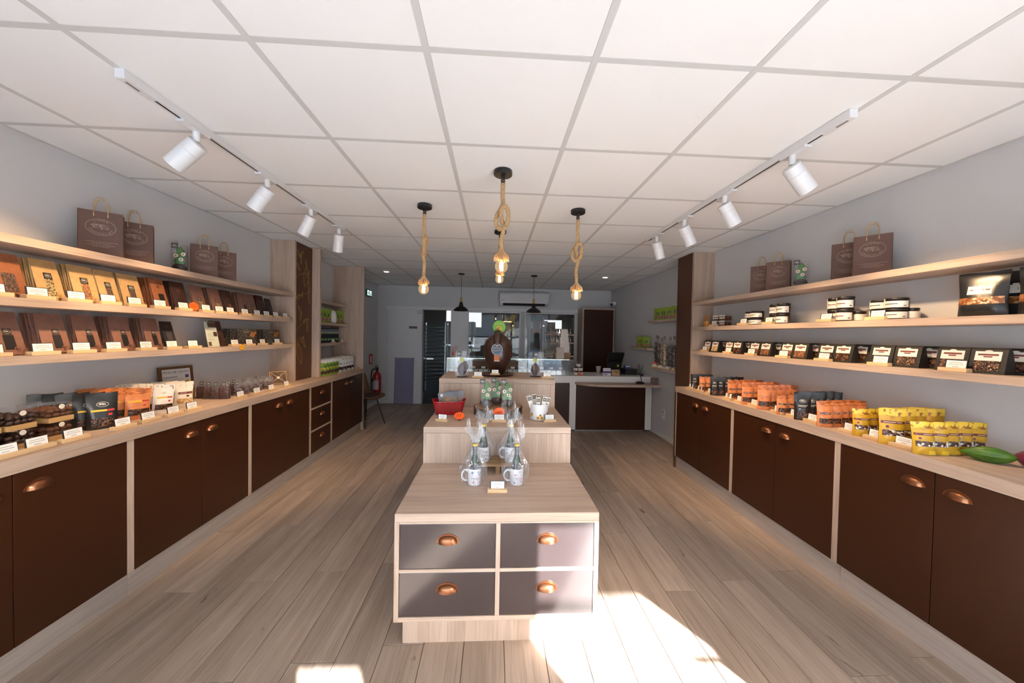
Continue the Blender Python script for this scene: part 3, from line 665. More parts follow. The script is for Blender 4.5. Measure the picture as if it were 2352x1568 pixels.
def shade_lamp(x, y, lab):
    t = thing('shade_pendant', lab, 'pendant lamp', (x, y, ZC), 0, 'black pendant lamps over the counter')
    z = 1.872-ZC
    MB().lathe([(.001, -.0003), (.052, -.0003), (.052, -.012), (.046, -.02), (.001, -.02)], BLACK, 24, cap0=False, cap1=False).build('canopy', t, smooth=35)
    MB().lathe([(.003, z+.215), (.003, -.02)], BLACK_M, 8).build('cord', t)
    MB().lathe([(.006, z+.225), (.016, z+.218), (.017, z+.185), (.020, z+.180), (.020, z+.15), (.017, z+.145)], BRASS, 18).build('socket', t, smooth=35)
    s = MB(); s.lathe([(.020, z+.145), (.030, z+.12), (.038, z+.075), (.075, z+.055), (.112, z+.025), (.128, z), (.125, z-.002), (.108, z+.022), (.072, z+.05), (.034, z+.07)], BLACK, 32, cap0=True, cap1=False)
    s.build('shade', t, smooth=50)
    MB().ball((0, 0, z+.03), .026, plain('unlit_bulb', (.55, .5, .42), .2), 16, 10).build('bulb', t, smooth=60)
shade_lamp(-.553, 5.725, 'black shade pendant lamp with brass socket, left one over the counter')
shade_lamp(.644, 5.73, 'black shade pendant lamp with brass socket, in front of the air conditioner')
for x, y, w in ((-1.768, 5.74, 'left'), (1.834, 5.72, 'right')):
    t = thing('ceiling_downlight', 'small round white recessed downlight, %s one near the back wall' % w, 'downlight', (x, y, ZC))
    MB().lathe([(.038, -.0055), (.05, -.0045), (.052, -.0003)], WHITE, 24, cap0=False, cap1=False).build('ring', t, smooth=40)
    MB().lathe([(.001, -.004), (.038, -.004)], glow('downlight_glow', (1, .96, .9), 9), 24, cap0=False, cap1=False).build('lens', t)
# air conditioner
ac = thing('air_conditioner', 'white wall-mounted air conditioner with dark outlet slot', 'air conditioner', (.61, YB-.001, 2.085))
pts = [(0, .02), (0, .30), (-.17, .30), (-.21, .285), (-.225, .25), (-.225, .11), (-.19, .055), (-.15, .02)]
MB().prism(pts, 0, -.51, .51, plain('ac_white', (.66, .65, .66), .3)).build('body', ac, bev=.004)
MB().add([(-.44, -.205, .07), (.44, -.205, .07), (.44, -.160, .022), (-.44, -.160, .022)], [(0,1,2,3)], BLACK_M).build('outlet', ac)
MB().box(-.49, .49, -.236, -.2255, .065, .105, plain('ac_flap', (.7, .7, .7), .3)).build('flap', ac, bev=.003)
MB().box(-.47, -.41, -.2265, -.225, .115, .128, STEEL).build('badge', ac)
# fire extinguisher, exit sign, camera, socket
RED = plain('extinguisher_red', (.34, .012, .018), .25, coat=.3)
fe = thing('fire_extinguisher', 'red fire extinguisher with black hose hanging on the left wall', 'extinguisher', (-2.34, 7.08, .20))
MB().lathe([(.05, 0), (.072, .012), (.076, .03), (.076, .40), (.066, .455), (.035, .49), (.022, .50), (.022, .53)], RED, 24).build('cylinder', fe, smooth=50)
MB().lathe([(.026, .53), (.026, .575), (.012, .585), (.012, .60)], BLACK, 14).box(-.016, .016, -.09, .03, .59, .603, BLACK).box(-.012, .012, -.10, .03, .625, .636, BLACK).build('valve', fe, smooth=35)
MB().tube(spline([(-.02, 0, .555), (-.08, -.03, .54), (-.105, -.04, .40), (-.10, -.04, .15), (-.09, -.04, .06)], 8), .012, BLACK_M, 8).build('hose', fe, smooth=60)
MB().grid(lambda u, v: (.0775*math.cos(-PI/2+(u-.5)*1.5), .0775*math.sin(-PI/2+(u-.5)*1.5), .15+v*.19), 8, 1, plain('extinguisher_label', (.6, .52, .5), .5)).build('label', fe)
MB().box(-.109, -.080, -.02, .02, .30, .36, BLACK).build('bracket', fe)
sg = thing('extinguisher_sign', 'small red and white sign on the wall above the extinguisher', 'sign', (XL+.001, 7.02, .86))
MB().box(0, .004, -.09, .09, 0, .2, plain('sign_red', (.45, .03, .03), .5)).build('board', sg); MB().box(.004, .0046, -.04, .04, .03, .16, PAPER).build('pictogram', sg)
es = thing('exit_sign', 'lit green emergency exit sign high on the left wall', 'exit sign', (XL+.001, 6.83, 2.18))
MB().box(0, .03, -.13, .13, 0, .135, plain('exit_green', (.01, .16, .10), .4)).build('box', es, bev=.003)
em = glow('exit_white', (.75, 1, .9), 1.3); b = MB(); b.box(.0302, .031, .02, .11, .02, .115, em); b.box(.0302, .031, -.11, -.02, .02, .115, em); b.build('pictogram', es)
eg = plain('exit_green', (.01, .16, .10), .4); b = MB()
b.box(.0311, .0318, .05, .08, .02, .085, eg); b.box(.0311, .0318, -.075, -.055, .03, .10, eg); b.box(.0311, .0318, -.095, -.035, .055, .07, eg); b.build('figure', es)
cc = thing('security_camera', 'white dome security camera in the back right ceiling corner', 'camera', (2.44, 7.1, 2.17))
b = MB(); b.ball((0, 0, 0), .045, WHITE, 16, 12); b.build('housing', cc, smooth=60); MB().ball((-.02, -.03, -.012), .03, BLACK, 14, 10).build('lens', cc, smooth=60); MB().box(.02, .074, -.02, .05, -.012, .05, WHITE).build('mount', cc, bev=.004)
ws = thing('wall_socket', 'white double wall socket low on the right wall', 'socket', (XR-.0005, 4.955, .365))
MB().box(-.012, 0, -.042, .042, -.075, .075, WHITE).build('plate', ws, bev=.004); b = MB(); b.lathe([(.02, 0), (.02, .006)], plain('socket_shade', (.35, .35, .35), .5), 16, T=Matrix.Translation((-.0125, 0, .035)) @ Matrix.Rotation(PI/2, 4, 'Y')); b.box(-.03, -.012, -.02, .02, -.05, -.015, WHITE); b.build('outlet', ws)
# leaning acrylic sheet and chair
ap = thing('acrylic_sheet', 'bluish acrylic sheet leaning on the white sliding door', 'sheet', (-1.865, YB-.10, .003), rot=(math.radians(-3), 0, 0))
MB().box(-.195, .195, -.004, .0, 0, .97, clear('violet_acrylic', (.74, .72, .84), base=.0, haze=.10)).build('panel', ap); MB().box(-.2, -.195, -.005, .001, 0, .972, plain('acrylic_edge', (.12, .11, .16), .3)).build('edge', ap)
ch = thing('side_chair', 'brown shell chair with thin black metal legs beside the end panel', 'chair', (-2.06, 5.68, 0), math.radians(62))
SHELL = plain('brown_leatherette', (.13, .066, .028), .45, bump=.05, scale=200)
def shell(u, v, o=0):
    # v 0 front edge of seat .. 1 top of back ; local -y is the front
    x = (u-.5)*2
    prof = [(-.23, .435), (-.19, .458), (-.08, .452), (.06, .445), (.15, .46), (.205, .53), (.235, .64), (.255, .76), (.262, .80)]
    t = v*(len(prof)-1); i = min(int(t), len(prof)-2); w = t-i; y = prof[i][0]*(1-w)+prof[i+1][0]*w; z = prof[i][1]*(1-w)+prof[i+1][1]*w
    hw = .225 if v < .5 else .225-.07*((v-.5)/.5)**1.5; hw *= 1-.12*max(0, 1-v*6)
    back = max(0, min(1, (v-.45)*4)); c = abs(x)**2.4
    return (x*hw, y-c*.075*back, z+c*.035*(1-back)+o)
b = MB(); b.grid(shell, 12, 24, SHELL); b.grid(lambda u, v: shell(u, v, 0), 12, 24, SHELL, flip=True)
o = b.build('seat_shell', ch, smooth=60, fix=False)
sm = o.modifiers.new('thick', 'SOLIDIFY'); sm.thickness = .014; sm.offset = 0
for x, y in ((-.16, -.16), (.16, -.16), (-.16, .15), (.16, .15)): MB().tube([(x*.75, y*.7, .435), (x*1.25, y*1.4, .002)], .011, BLACK, 8, rad=[.013, .008]).build('leg', ch, smooth=50)
MB().box(-.13, .13, -.12, .11, .425, .438, BLACK).build('seat_frame', ch)
# kitchen things behind the glass
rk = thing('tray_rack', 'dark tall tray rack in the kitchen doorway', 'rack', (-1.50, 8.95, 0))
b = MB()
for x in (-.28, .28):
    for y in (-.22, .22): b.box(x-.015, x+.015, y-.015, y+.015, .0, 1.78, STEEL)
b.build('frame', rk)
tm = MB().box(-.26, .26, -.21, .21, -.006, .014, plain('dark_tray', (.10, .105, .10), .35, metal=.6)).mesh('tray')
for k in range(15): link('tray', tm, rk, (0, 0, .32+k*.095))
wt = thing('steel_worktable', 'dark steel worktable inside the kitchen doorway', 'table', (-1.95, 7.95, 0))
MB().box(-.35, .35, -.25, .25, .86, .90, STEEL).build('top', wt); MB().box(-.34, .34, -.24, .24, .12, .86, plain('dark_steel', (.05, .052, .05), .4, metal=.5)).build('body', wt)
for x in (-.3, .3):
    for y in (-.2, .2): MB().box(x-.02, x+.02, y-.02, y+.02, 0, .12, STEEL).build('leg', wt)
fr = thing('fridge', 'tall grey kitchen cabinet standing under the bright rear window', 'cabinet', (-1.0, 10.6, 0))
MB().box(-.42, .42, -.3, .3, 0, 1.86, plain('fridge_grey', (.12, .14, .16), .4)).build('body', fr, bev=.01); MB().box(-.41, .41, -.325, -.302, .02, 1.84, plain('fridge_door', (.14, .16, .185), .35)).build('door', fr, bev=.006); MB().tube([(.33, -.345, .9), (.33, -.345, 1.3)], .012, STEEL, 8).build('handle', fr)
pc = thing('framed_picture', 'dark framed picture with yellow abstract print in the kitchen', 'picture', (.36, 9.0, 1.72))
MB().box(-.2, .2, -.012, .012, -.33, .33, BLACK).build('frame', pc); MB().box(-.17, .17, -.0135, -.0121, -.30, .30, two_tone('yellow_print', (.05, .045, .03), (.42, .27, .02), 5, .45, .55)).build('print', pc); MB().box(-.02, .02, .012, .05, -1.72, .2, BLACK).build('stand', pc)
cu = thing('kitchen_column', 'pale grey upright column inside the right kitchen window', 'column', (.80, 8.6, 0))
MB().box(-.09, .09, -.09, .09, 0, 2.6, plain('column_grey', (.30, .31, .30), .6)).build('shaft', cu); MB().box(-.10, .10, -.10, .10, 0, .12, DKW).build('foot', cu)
sh = thing('kitchen_shelving', 'wooden shelving with dark bottles in the right kitchen window', 'shelving', (1.72, 9.3, 0))
b = MB()
for x in (-.42, .42): b.box(x-.02, x+.02, -.15, .15, 0, 2.0, plain('rack_wood', (.16, .085, .05), .5))
b.build('upright', sh)
for z in (.6, .95, 1.3, 1.52): MB().box(-.40, .40, -.15, .15, z-.012, z+.012, plain('rack_wood', (.16, .085, .05), .5)).build('board', sh)
bt = thing('dark_bottle', 'small dark bottle on the kitchen shelving, middle board, first from the left', 'bottle', (1.37, 9.24, 1.3125), 0, 'dark bottles on the kitchen shelving')
MB().lathe([(.024, 0), (.025, .08), (.01, .11), (.01, .15)], plain('dark_bottle', (.015, .014, .012), .2), 12).build('body', bt, smooth=40); MB().box(-.02, .02, -.0262, -.0252, .02, .06, plain('dull_label', (.12, .11, .10), .6)).build('label', bt)
for z in (1.3125, 1.5325, .9625):
    for i in range(10):
        if z == 1.3125 and i == 0: continue
        dup(bt, (1.37+i*.075, 9.24, z), label='small dark bottle on the kitchen shelving, %s board, %s from the left' % ({1.3125: 'middle', 1.5325: 'top', .9625: 'lower'}[z], ORD[i]))
bx = thing('wall_cupboard', 'brown kitchen wall cupboard with two grey notices', 'cupboard', (1.30, 10.9, 1.55)); MB().box(-.36, .36, -.14, .14, 0, .4, plain('cupboard_brown', (.14, .075, .03), .5)).build('body', bx)
for x in (-.17, .19): MB().box(x-.07, x+.07, -.142, -.1402, .16, .36, plain('grey_notice', (.33, .34, .36), .6)).build('notice', bx)
MB().box(-.34, .34, .14, .298, .05, .2, DKW).build('bracket', bx)
# ================================================================ goods: builders
def front_fn(w, h, d):
    def T(u, v):
        e = max(0.0, 1-abs(2*u-1)**3.2)**.6
        t = d/2*e*(min(1, .62+v*2.2) if v < .17 else max(0.0, 1-((v-.17)/.72)**1.4) if v < .89 else 0)
        return t+.0016
    def fn(u, v, o=0):
        pinch = 1-.05*math.sin(PI*min(1, v*1.1))
        k = v*v; a = 37*w+91*h
        return ((u-.5)*w*pinch+.035*w*k*math.sin(a), -T(u, v)-o-.0035*k*math.sin(5.5*u+a)-.0012*math.sin(11*u+9*v+a)*math.sin(PI*v), v*h*(1+.012*k*math.sin(7*u+2*a))+.0*o)
    return fn, T
def pouch(name, lab, cat, w, h, d, mat, decals=(), emb=None, top=None, group=None, texts=()):
    """stand-up pouch, front towards local -y"""
    t = thing(name, lab, cat, (0, 0, 0), 0, group)
    fn, T = front_fn(w, h, d); b = MB(); nu, nv = 8, 12
    b.grid(lambda u, v: fn(u, v), nu, nv, mat)
    b.grid(lambda u, v: (fn(u, v)[0], fn(u, v)[1]+1.8*T(u, v), fn(u, v)[2]), nu, nv, mat, flip=True)
    b.add([fn(i/nu, 0) for i in range(nu+1)]+[(fn(i/nu, 0)[0], T(i/nu, 0)*.8, 0) for i in range(nu, -1, -1)], [tuple(range(2*nu+2))[::-1]], mat)
    b.build('body', t, smooth=50, fix=False)
    if top: MB().grid(lambda u, v: fn(u, v, .0007), 8, 4, top, 0, 1, .8, 1).build('top_band', t, smooth=50, fix=False)
    for (nm, u0, u1, v0, v1, m) in decals:
        MB().grid(lambda u, v: fn(u, v, .0009), 8, 3, m, u0, u1, v0, v1).build(nm, t, smooth=50, fix=False)
    f2 = lambda x, y: fn(x/w+.5, y/h, .0016)
    if emb:
        (eu, ev, er, ek, m) = emb; e = MB(); put_emblem(e, f2, (eu-.5)*w, ev*h, er*w, er*w*ek, m, words=False, th=er*w*.09); e.build('emblem', t, fix=False)
    if texts:
        e = MB()
        for (tu, tv, wd, m) in texts: put_stroke(e, f2, [((tu-wd/2-.5)*w, tv*h), ((tu-.5)*w, tv*h), ((tu+wd/2-.5)*w, tv*h)], h*.016, m)
        e.build('print_lines', t, fix=False)
    return t
def flat_bag(name, lab, w, h, d, mat, decals=(), emb=None, crumple=None, group=None, cat='pouch'):
    """flat side-gusset packet, front towards local -y"""
    t = thing(name, lab, cat, (0, 0, 0), 0, group)
    def fr(u, v, o=0): return ((u-.5)*w*(1-.04*v), -(d/2*(1-v)**.8+.0015+.003*math.sin(PI*u)*(1-v))-o, v*h)
    def bk(u, v): p = fr(u, v); return (p[0], -p[1], p[2])
    b = MB(); b.grid(fr, 6, 6, mat); b.grid(bk, 6, 6, mat, flip=True)
    b.grid(lambda u, v: (fr(0, v)[0]+(.004 if .3 < u < .7 else 0)*(1-v), fr(0, v)[1]*(1-2*u), v*h), 4, 6, mat, flip=True); b.grid(lambda u, v: (fr(1, v)[0]-(.004 if .3 < u < .7 else 0)*(1-v), fr(1, v)[1]*(1-2*u), v*h), 4, 6, mat)
    b.add([fr(0, 0), fr(1, 0), bk(1, 0), bk(0, 0)], [(3, 2, 1, 0)], mat); b.build('body', t, smooth=40, fix=False)
    for (nm, u0, u1, v0, v1, m) in decals: MB().grid(lambda u, v: fr(u, v, .0008), 4, 3, m, u0, u1, v0, v1).build(nm, t, fix=False)
    f2 = lambda x, y: fr(x/w+.5, y/h, .0015)
    if emb: (eu, ev, er, ek, m) = emb; e = MB(); put_emblem(e, f2, (eu-.5)*w, ev*h, er*w, er*w*ek, m, words=False, th=er*w*.1); e.build('emblem', t, fix=False)
    if crumple:
        e = MB(); rnd = random.Random(3)
        for i in range(7):
            u = .62+.34*rnd.random(); v = .02+.12*rnd.random(); e.add([fr(u, v, .001), fr(u+.1, v+.02, .001), fr(u+.05, v+.08, .007)], [(0,1,2)], mat)
        e.build('crease', t, fix=False)
    return t
# materials for the goods
ORANGE = two_tone('orange_foil', (.54, .165, .055), (.72, .27, .10), 30, .3, .7, rough=.32, bump=.15)
ORANGE_T = two_tone('orange_woodprint', (.30, .075, .02), (.70, .24, .07), 28, .38, .6, rough=.35, stretch=(1, 1, 3))
BLACKP = plain('black_foil', (.016, .017, .018), .28, bump=.15, scale=45)
YELLOW = two_tone('yellow_foil', (.50, .275, .014), (.67, .40, .026), 20, .3, .7, rough=.3, bump=.15)
YELLOW_T = two_tone('yellow_floral_print', (.30, .12, .02), (.82, .56, .05), 55, .40, .47, rough=.35)
CREAM = two_tone('cream_foil', (.74, .68, .58), (.84, .79, .70), 20, .3, .7, rough=.35, bump=.15)
CREAM_T = two_tone('cream_heart_print', (.16, .10, .08), (.80, .74, .64), 70, .36, .43, rough=.4)
GREEN = plain('lime_foil', (.19, .30, .018), .35, bump=.1, scale=50)
GREEN_D = two_tone('green_leaf_print', (.03, .11, .02), (.25, .42, .05), 35, .4, .6, rough=.4)
KRAFT = two_tone('kraft_paper', (.43, .265, .108), (.52, .33, .145), 40, .3, .7, rough=.6, bump=.1)
TERRA = two_tone('terracotta_paper', (.25, .085, .035), (.33, .12, .05), 40, .3, .7, rough=.45, bump=.1)
ROSE = two_tone('rose_brown_paper', (.20, .095, .068), (.25, .122, .088), 40, .3, .7, rough=.45, bump=.12)
COCOA = plain('cocoa_paper', (.055, .024, .018), .4, bump=.1, scale=40)
DKLAB = plain('charcoal_label', (.016, .014, .014), .4)
MAROON = plain('maroon_band', (.16, .028, .022), .45); REDD = plain('red_dot_print', (.50, .04, .04), .45); YB = plain('yellow_band', (.75, .45, .02), .45); CHALK = plain('pale_print', (.62, .58, .50), .5)
CHOC = specks('chocolate_pieces', (.035, .014, .008), (.075, .032, .018), 120, .5, .25, (.16, .08, .045))
NIBS = specks('cocoa_nibs', (.06, .03, .02), (.12, .065, .045), 260, .5, .5, (.2, .13, .1)); SEEDS = specks('mixed_grains', (.10, .07, .03), (.42, .30, .12), 240, .4, .5, (.62, .52, .3)); MUES = specks('red_muesli', (.22, .09, .04), (.45, .22, .08), 240, .45, .5, (.12, .03, .03)); NUTS = specks('white_and_dark_pieces', (.05, .02, .012), (.16, .07, .04), 90, .55, .3, (.66, .60, .52)); ALM = specks('golden_nuts', (.45, .26, .11), (.62, .42, .2), 110, .45, .4, (.75, .6, .38)); SPECK = specks('speckled_dark_print', (.02, .015, .012), (.05, .03, .02), 300, .72, .5, (.30, .25, .2))
DARKCH = plain('dark_chocolate', (.034, .0135, .0095), .34, spec=.5); CELLO = clear('cellophane', (.975, .98, .985), rough=.06, base=.03, wrinkle=.9, wscale=26, haze=.06, streak=.5); CLEARB = clear('clear_bag', (.97, .975, .98), rough=.05, base=.0, wrinkle=.25, wscale=14, haze=.006, streak=.07); CLEARL = clear('clear_lid', (.96, .96, .96), rough=.03, base=.04)
# -- price card in a beech block (local -y is the front)
def price_tag_proto():
    t = thing('price_tag', '', 'price tag', (0, 0, 0), 0, 'price cards in wooden blocks')
    b = MB(); b.box(-.055, .055, -.019, -.002, 0, .019, HOLD); b.box(-.055, .055, .002, .013, 0, .019, HOLD); b.box(-.055, .055, -.002, .002, 0, .008, HOLD); b.build('block', t, bev=.0008)
    R = Matrix.Rotation(math.radians(-9), 4, 'X'); R.translation = (0, 0, .009)
    MB().box(-.042, .042, -.0009, .0009, 0, .050, DARKCARD, T=R).build('card', t)
    MB().box(-.036, .039, -.0016, -.001, .006, .047, PAPER, T=R).build('paper', t)
    b = MB(); rn = random.Random(5); f = lambda x, y: R @ Vector((x, -.0019, y))
    for cy, w, s in ((.036, .024, .0032), (.027, .027, .0032), (.016, .011, .004)):
        x = -w
        while x < w: l = .002+.0035*rn.random(); b.add([f(x, cy-s/2), f(x+l, cy-s/2), f(x+l, cy+s/2), f(x, cy+s/2)], [(0,1,2,3)], INK); x += l+.0011
    b.build('print_lines', t, fix=False); return t
TAG = price_tag_proto(); TAG_USED = False
def price_tag(x, y, z, rz, label, sc=1.0):
    global TAG_USED
    if not TAG_USED: o = TAG; TAG_USED = True; o.location = (x, y, z); o.rotation_euler = (0, 0, rz); o['label'] = label
    else: o = dup(TAG, (x, y, z), rz, label)
    o.scale = (sc, sc, sc); return o
def tag_row(side, ys, x, z, where, jit=.04, sc=1.0):
    for i, y in enumerate(ys): price_tag(x+random.uniform(-.006, .006), y, z+.0003, (LROT if side == 'L' else RROT)+random.uniform(-jit, jit), 'white price card on %s, %s from the shop front' % (where, ORD[i]), sc)
# -- paper carrier bag
BAGM = plain('brown_bag_paper', (.115, .058, .042), .65, bump=.08, scale=25); BAGP = plain('bag_print', (.34, .235, .185), .6); CORD = plain('paper_cord', (.50, .33, .16), .8)
def paper_bag(w, h, d, lab):
    t = thing('paper_bag', lab, 'paper bag', (0, 0, 0), 0, 'printed paper carrier bags on the top shelves')
    b = MB(); q = .004
    F = lambda x, z: (x, -d/2+q*math.sin(PI*z/h), z)
    b.grid(lambda u, v: F((u-.5)*w, v*h), 4, 5, BAGM); b.grid(lambda u, v: ((u-.5)*w, d/2-.3*d*v, v*h), 4, 5, BAGM, flip=True)
    for s in (-1, 1): b.add([(s*w/2, -d/2, 0), (s*(w/2-.004), 0, 0), (s*w/2, d/2, 0), (s*w/2, d/2-.3*d, h), (s*(w/2-.022), -d*.1, h), (s*w/2, -d/2, h)], [(0, 1, 4, 5), (1, 2, 3, 4)], BAGM)
    b.add([(-w/2, -d/2, 0), (w/2, -d/2, 0), (w/2, d/2, 0), (-w/2, d/2, 0)], [(0,1,2,3)], BAGM)
    b.build('body', t, fix=False)
    for yy in (-d/2+.002, d/2-.3*d-.002):
        hw = w*.155; hh = .078; P = spline([(-hw, yy, h-.03), (-hw, yy, h), (-hw*.98, yy, h+hh*.55), (-hw*.55, yy, h+hh*.95), (0, yy, h+hh), (hw*.55, yy, h+hh*.95), (hw*.98, yy, h+hh*.55), (hw, yy, h), (hw, yy, h-.03)], 5)
        MB().tube(P, .0024, CORD, 6).build('handle', t, smooth=60)
    e = MB(); f = lambda x, y: (x, F(x, y)[1]-.0009, y); put_emblem(e, f, 0, h*.64, w*.34, w*.27, BAGP)
    e.build('emblem', t, fix=False)
    e = MB(); rn = random.Random(9)
    for cy, ww in ((.30, .33), (.265, .22), (.23, .30), (.195, .18)):
        x = -ww*w
        while x < ww*w: l = .003+.007*rn.random(); e.add([f(x, cy*h-.0012), f(x+l, cy*h-.0012), f(x+l, cy*h+.0012), f(x, cy*h+.0012)], [(0,1,2,3)], BAGP); x += l+.002
    e.build('print_lines', t, fix=False); return t
B1 = paper_bag(.172, .25, .075, 'large brown paper bag on the left top shelf, front one of the near pair'); B1.location = (-2.294, 2.15, 1.9053); B1.rotation_euler = (0, 0, math.radians(40))
dup(B1, (-2.312, 2.352, 1.9053), math.radians(40), 'large brown paper bag on the left top shelf, half hidden behind the front one')
B2 = paper_bag(.160, .232, .065, 'small brown paper bag on the left top shelf, right beside the green chocolate flower'); B2.location = (-2.26, 2.82, 1.9053); B2.rotation_euler = (0, 0, math.radians(42))
dup(B2, (-2.272, 3.03, 1.9053), math.radians(42), 'small brown paper bag on the left top shelf, half hidden behind its twin')
dup(B1, (2.375, 2.076, 1.9053), math.radians(-51), 'large brown paper bag on the right top shelf, front one of the near pair')
dup(B1, (2.408, 2.252, 1.9053), math.radians(-51), 'large brown paper bag on the right top shelf, half hidden behind the front one')
dup(B2, (2.352, 2.77, 1.9053), math.radians(-50), 'small brown paper bag on the right top shelf, front one beside the chocolate flower')
dup(B2, (2.356, 2.955, 1.9053), math.radians(-50), 'small brown paper bag on the right top shelf, half hidden behind its twin')
# -- chocolate flower in a clear bag
def black_label(b, f, cx, cy, s, mat=None):
    b.add([f(cx-s, cy-s), f(cx+s, cy-s), f(cx+s, cy+s), f(cx-s, cy+s)], [(0,1,2,3)], DKLAB); g = lambda x, y: tuple(Vector(f(x, y))+Vector((0, -.0006, 0))); put_emblem(b, g, cx, cy, s*.78, s*.6, CHALK, words=False, th=s*.09)
LEAF = plain('green_chocolate', (.055, .17, .035), .4, bump=.1, scale=60); PETAL = plain('white_chocolate', (.78, .66, .50), .5)
def flower_bag(lab):
    t = thing('chocolate_flower', lab, 'chocolate figure', (0, 0, 0), 0, 'green chocolate flowers in clear bags')
    MB().ball((0, 0, .030), .042, DARKCH, 18, 10, (1, .75, .70)).build('pot', t, smooth=60)
    b = MB()
    pts = [(-.022, 0), (.024, 0), (.034, .03), (.022, .05), (.036, .075), (.020, .09), (.026, .11), (.004, .14), (-.02, .112), (-.012, .095), (-.034, .078), (-.018, .055), (-.032, .035)]
    b.prism([(x, z+.045) for x, z in pts], 1, -.010, .012, LEAF); b.build('leaf', t, bev=.004, smooth=50)
    for x, z in ((-.018, .115), (.022, .128), (.010, .088)):
        f = MB()
        for k in range(7): a = 2*PI*k/7; f.ball((x+.008*math.cos(a), -.014, z+.008*math.sin(a)), .0058, PETAL, 7, 5, (1, .5, 1))
        f.ball((x, -.017, z), .005, plain('flower_eye', (.30, .10, .04), .4), 7, 5); f.build('flower', t, smooth=60)
    b = MB(); w, d, h = .043, .030, .195
    def S(u, v):
        k = 1-max(0, v-.72)*2.6; a = 2*PI*u; c, s = math.cos(a), math.sin(a); e = .35
        return (w*math.copysign(abs(c)**e, c)*(1+.03*math.sin(9*v+5*u)), d*math.copysign(abs(s)**e, s)*max(.06, k), .001+v*h)
    b.grid(S, 28, 12, CLEARB); b.build('bag', t, smooth=60, fix=False)
    b = MB(); black_label(b, lambda x, y: (x, -.0135, y), -.024, .184, .018); b.build('label', t, fix=False); return t
FL = flower_bag('green chocolate flower in a clear bag on the left top shelf'); FL.location = (-2.30, 2.655, 1.9053); FL.rotation_euler = (0, 0, math.radians(30))
dup(FL, (2.35, 2.56, 1.9053), math.radians(-40), 'green chocolate flower in a clear bag on the right top shelf')
# ---------------------------------------------------------------- left wall shelves
def stack(proto, first, x, y, z, rz, n, lean, step, labs, slide=0):
    """first at the front, the others behind it, all leaning back"""
    for i in range(n):
        ca, sa = math.cos(rz), math.sin(rz); px = x-sa*step*i+ca*slide*i; py = y+ca*step*i+sa*slide*i
        r = Matrix.Rotation(rz+random.uniform(-.03, .03), 4, 'Z') @ Matrix.Rotation(-lean-random.uniform(0, .02)*(i > 0), 4, 'X'); e = r.to_euler()
        zz = z+.0008
        if first and i == 0: proto.location = (px, py, zz); proto.rotation_euler = e; proto['label'] = labs(i)
        else: dup(proto, (px, py, zz), rot=e, label=labs(i))
ZM, ZL, ZCt = 1.6213, 1.3483, .9353
def label_fn(look, where):
    return lambda i: '%s, %s %s' % (look, 'front of' if i == 0 else ORD[i]+' back in', where)
LEAN = math.radians(12)
def em(v=.66): return None
kinds = {
 'terra': lambda w: flat_bag('bar_packet', '', w, .215, .019, TERRA, [('window', .30, .72, .12, .55, NIBS)], None, group='leaning packets on the left shelves'),
 'kraft_seed': lambda w: flat_bag('bar_packet', '', w, .215, .019, KRAFT, [('window', .36, .68, .10, .52, SEEDS), ('label', .36, .68, .52, .68, DKLAB)], (.52, .60, .12, .8, CHALK), True, group='leaning packets on the left shelves'),
 'kraft_red': lambda w: flat_bag('bar_packet', '', w, .215, .019, KRAFT, [('window', .36, .68, .10, .52, MUES), ('label', .36, .68, .52, .68, DKLAB)], (.52, .60, .12, .8, CHALK), True, group='leaning packets on the left shelves'),
 'kraft_nib': lambda w: flat_bag('bar_packet', '', w, .210, .019, KRAFT, [('window', .36, .68, .10, .50, NIBS), ('label', .36, .68, .50, .66, DKLAB)], (.52, .58, .12, .8, CHALK), True, group='leaning packets on the left shelves'),
 'terra_dark': lambda w: flat_bag('bar_packet', '', w, .215, .018, TERRA, [('label', .38, .78, .10, .50, DKLAB)], (.5, .72, .12, .8, COCOA), group='leaning packets on the left shelves'),
 'cocoa': lambda w: flat_bag('bar_packet', '', w, .215, .018, COCOA, [('label', .34, .70, .12, .42, plain('deep_label', (.03, .012, .01), .4))], (.5, .68, .16, .8, TERRA), group='leaning packets on the left shelves'),
 'rose_seed': lambda w: flat_bag('bar_packet', '', w, .212, .018, ROSE, [('window', .42, .72, .10, .42, SEEDS), ('label', .42, .68, .43, .56, DKLAB)], (.55, .495, .1, .8, CHALK), True, group='leaning packets on the left shelves'),
 'cocoa_nut': lambda w: flat_bag('bar_packet', '', w, .212, .018, COCOA, [('window', .42, .68, .12, .42, MUES)], (.5, .62, .14, .8, TERRA), group='leaning packets on the left shelves'),
 'rose_dark': lambda w: flat_bag('bar_packet', '', w, .212, .018, ROSE, [('label', .42, .74, .12, .46, DKLAB), ('top_label', .45, .70, .47, .60, DKLAB)], (.575, .535, .1, .8, CHALK), True, group='leaning packets on the left shelves'),
 'black': lambda w: flat_bag('bar_packet', '', w, .195, .018, plain('charcoal_paper', (.022, .018, .018), .4), [('label', .28, .74, .14, .60, plain('slate_label', (.05, .045, .05), .4))], (.5, .80, .14, .8, TERRA), group='leaning packets on the left shelves')}
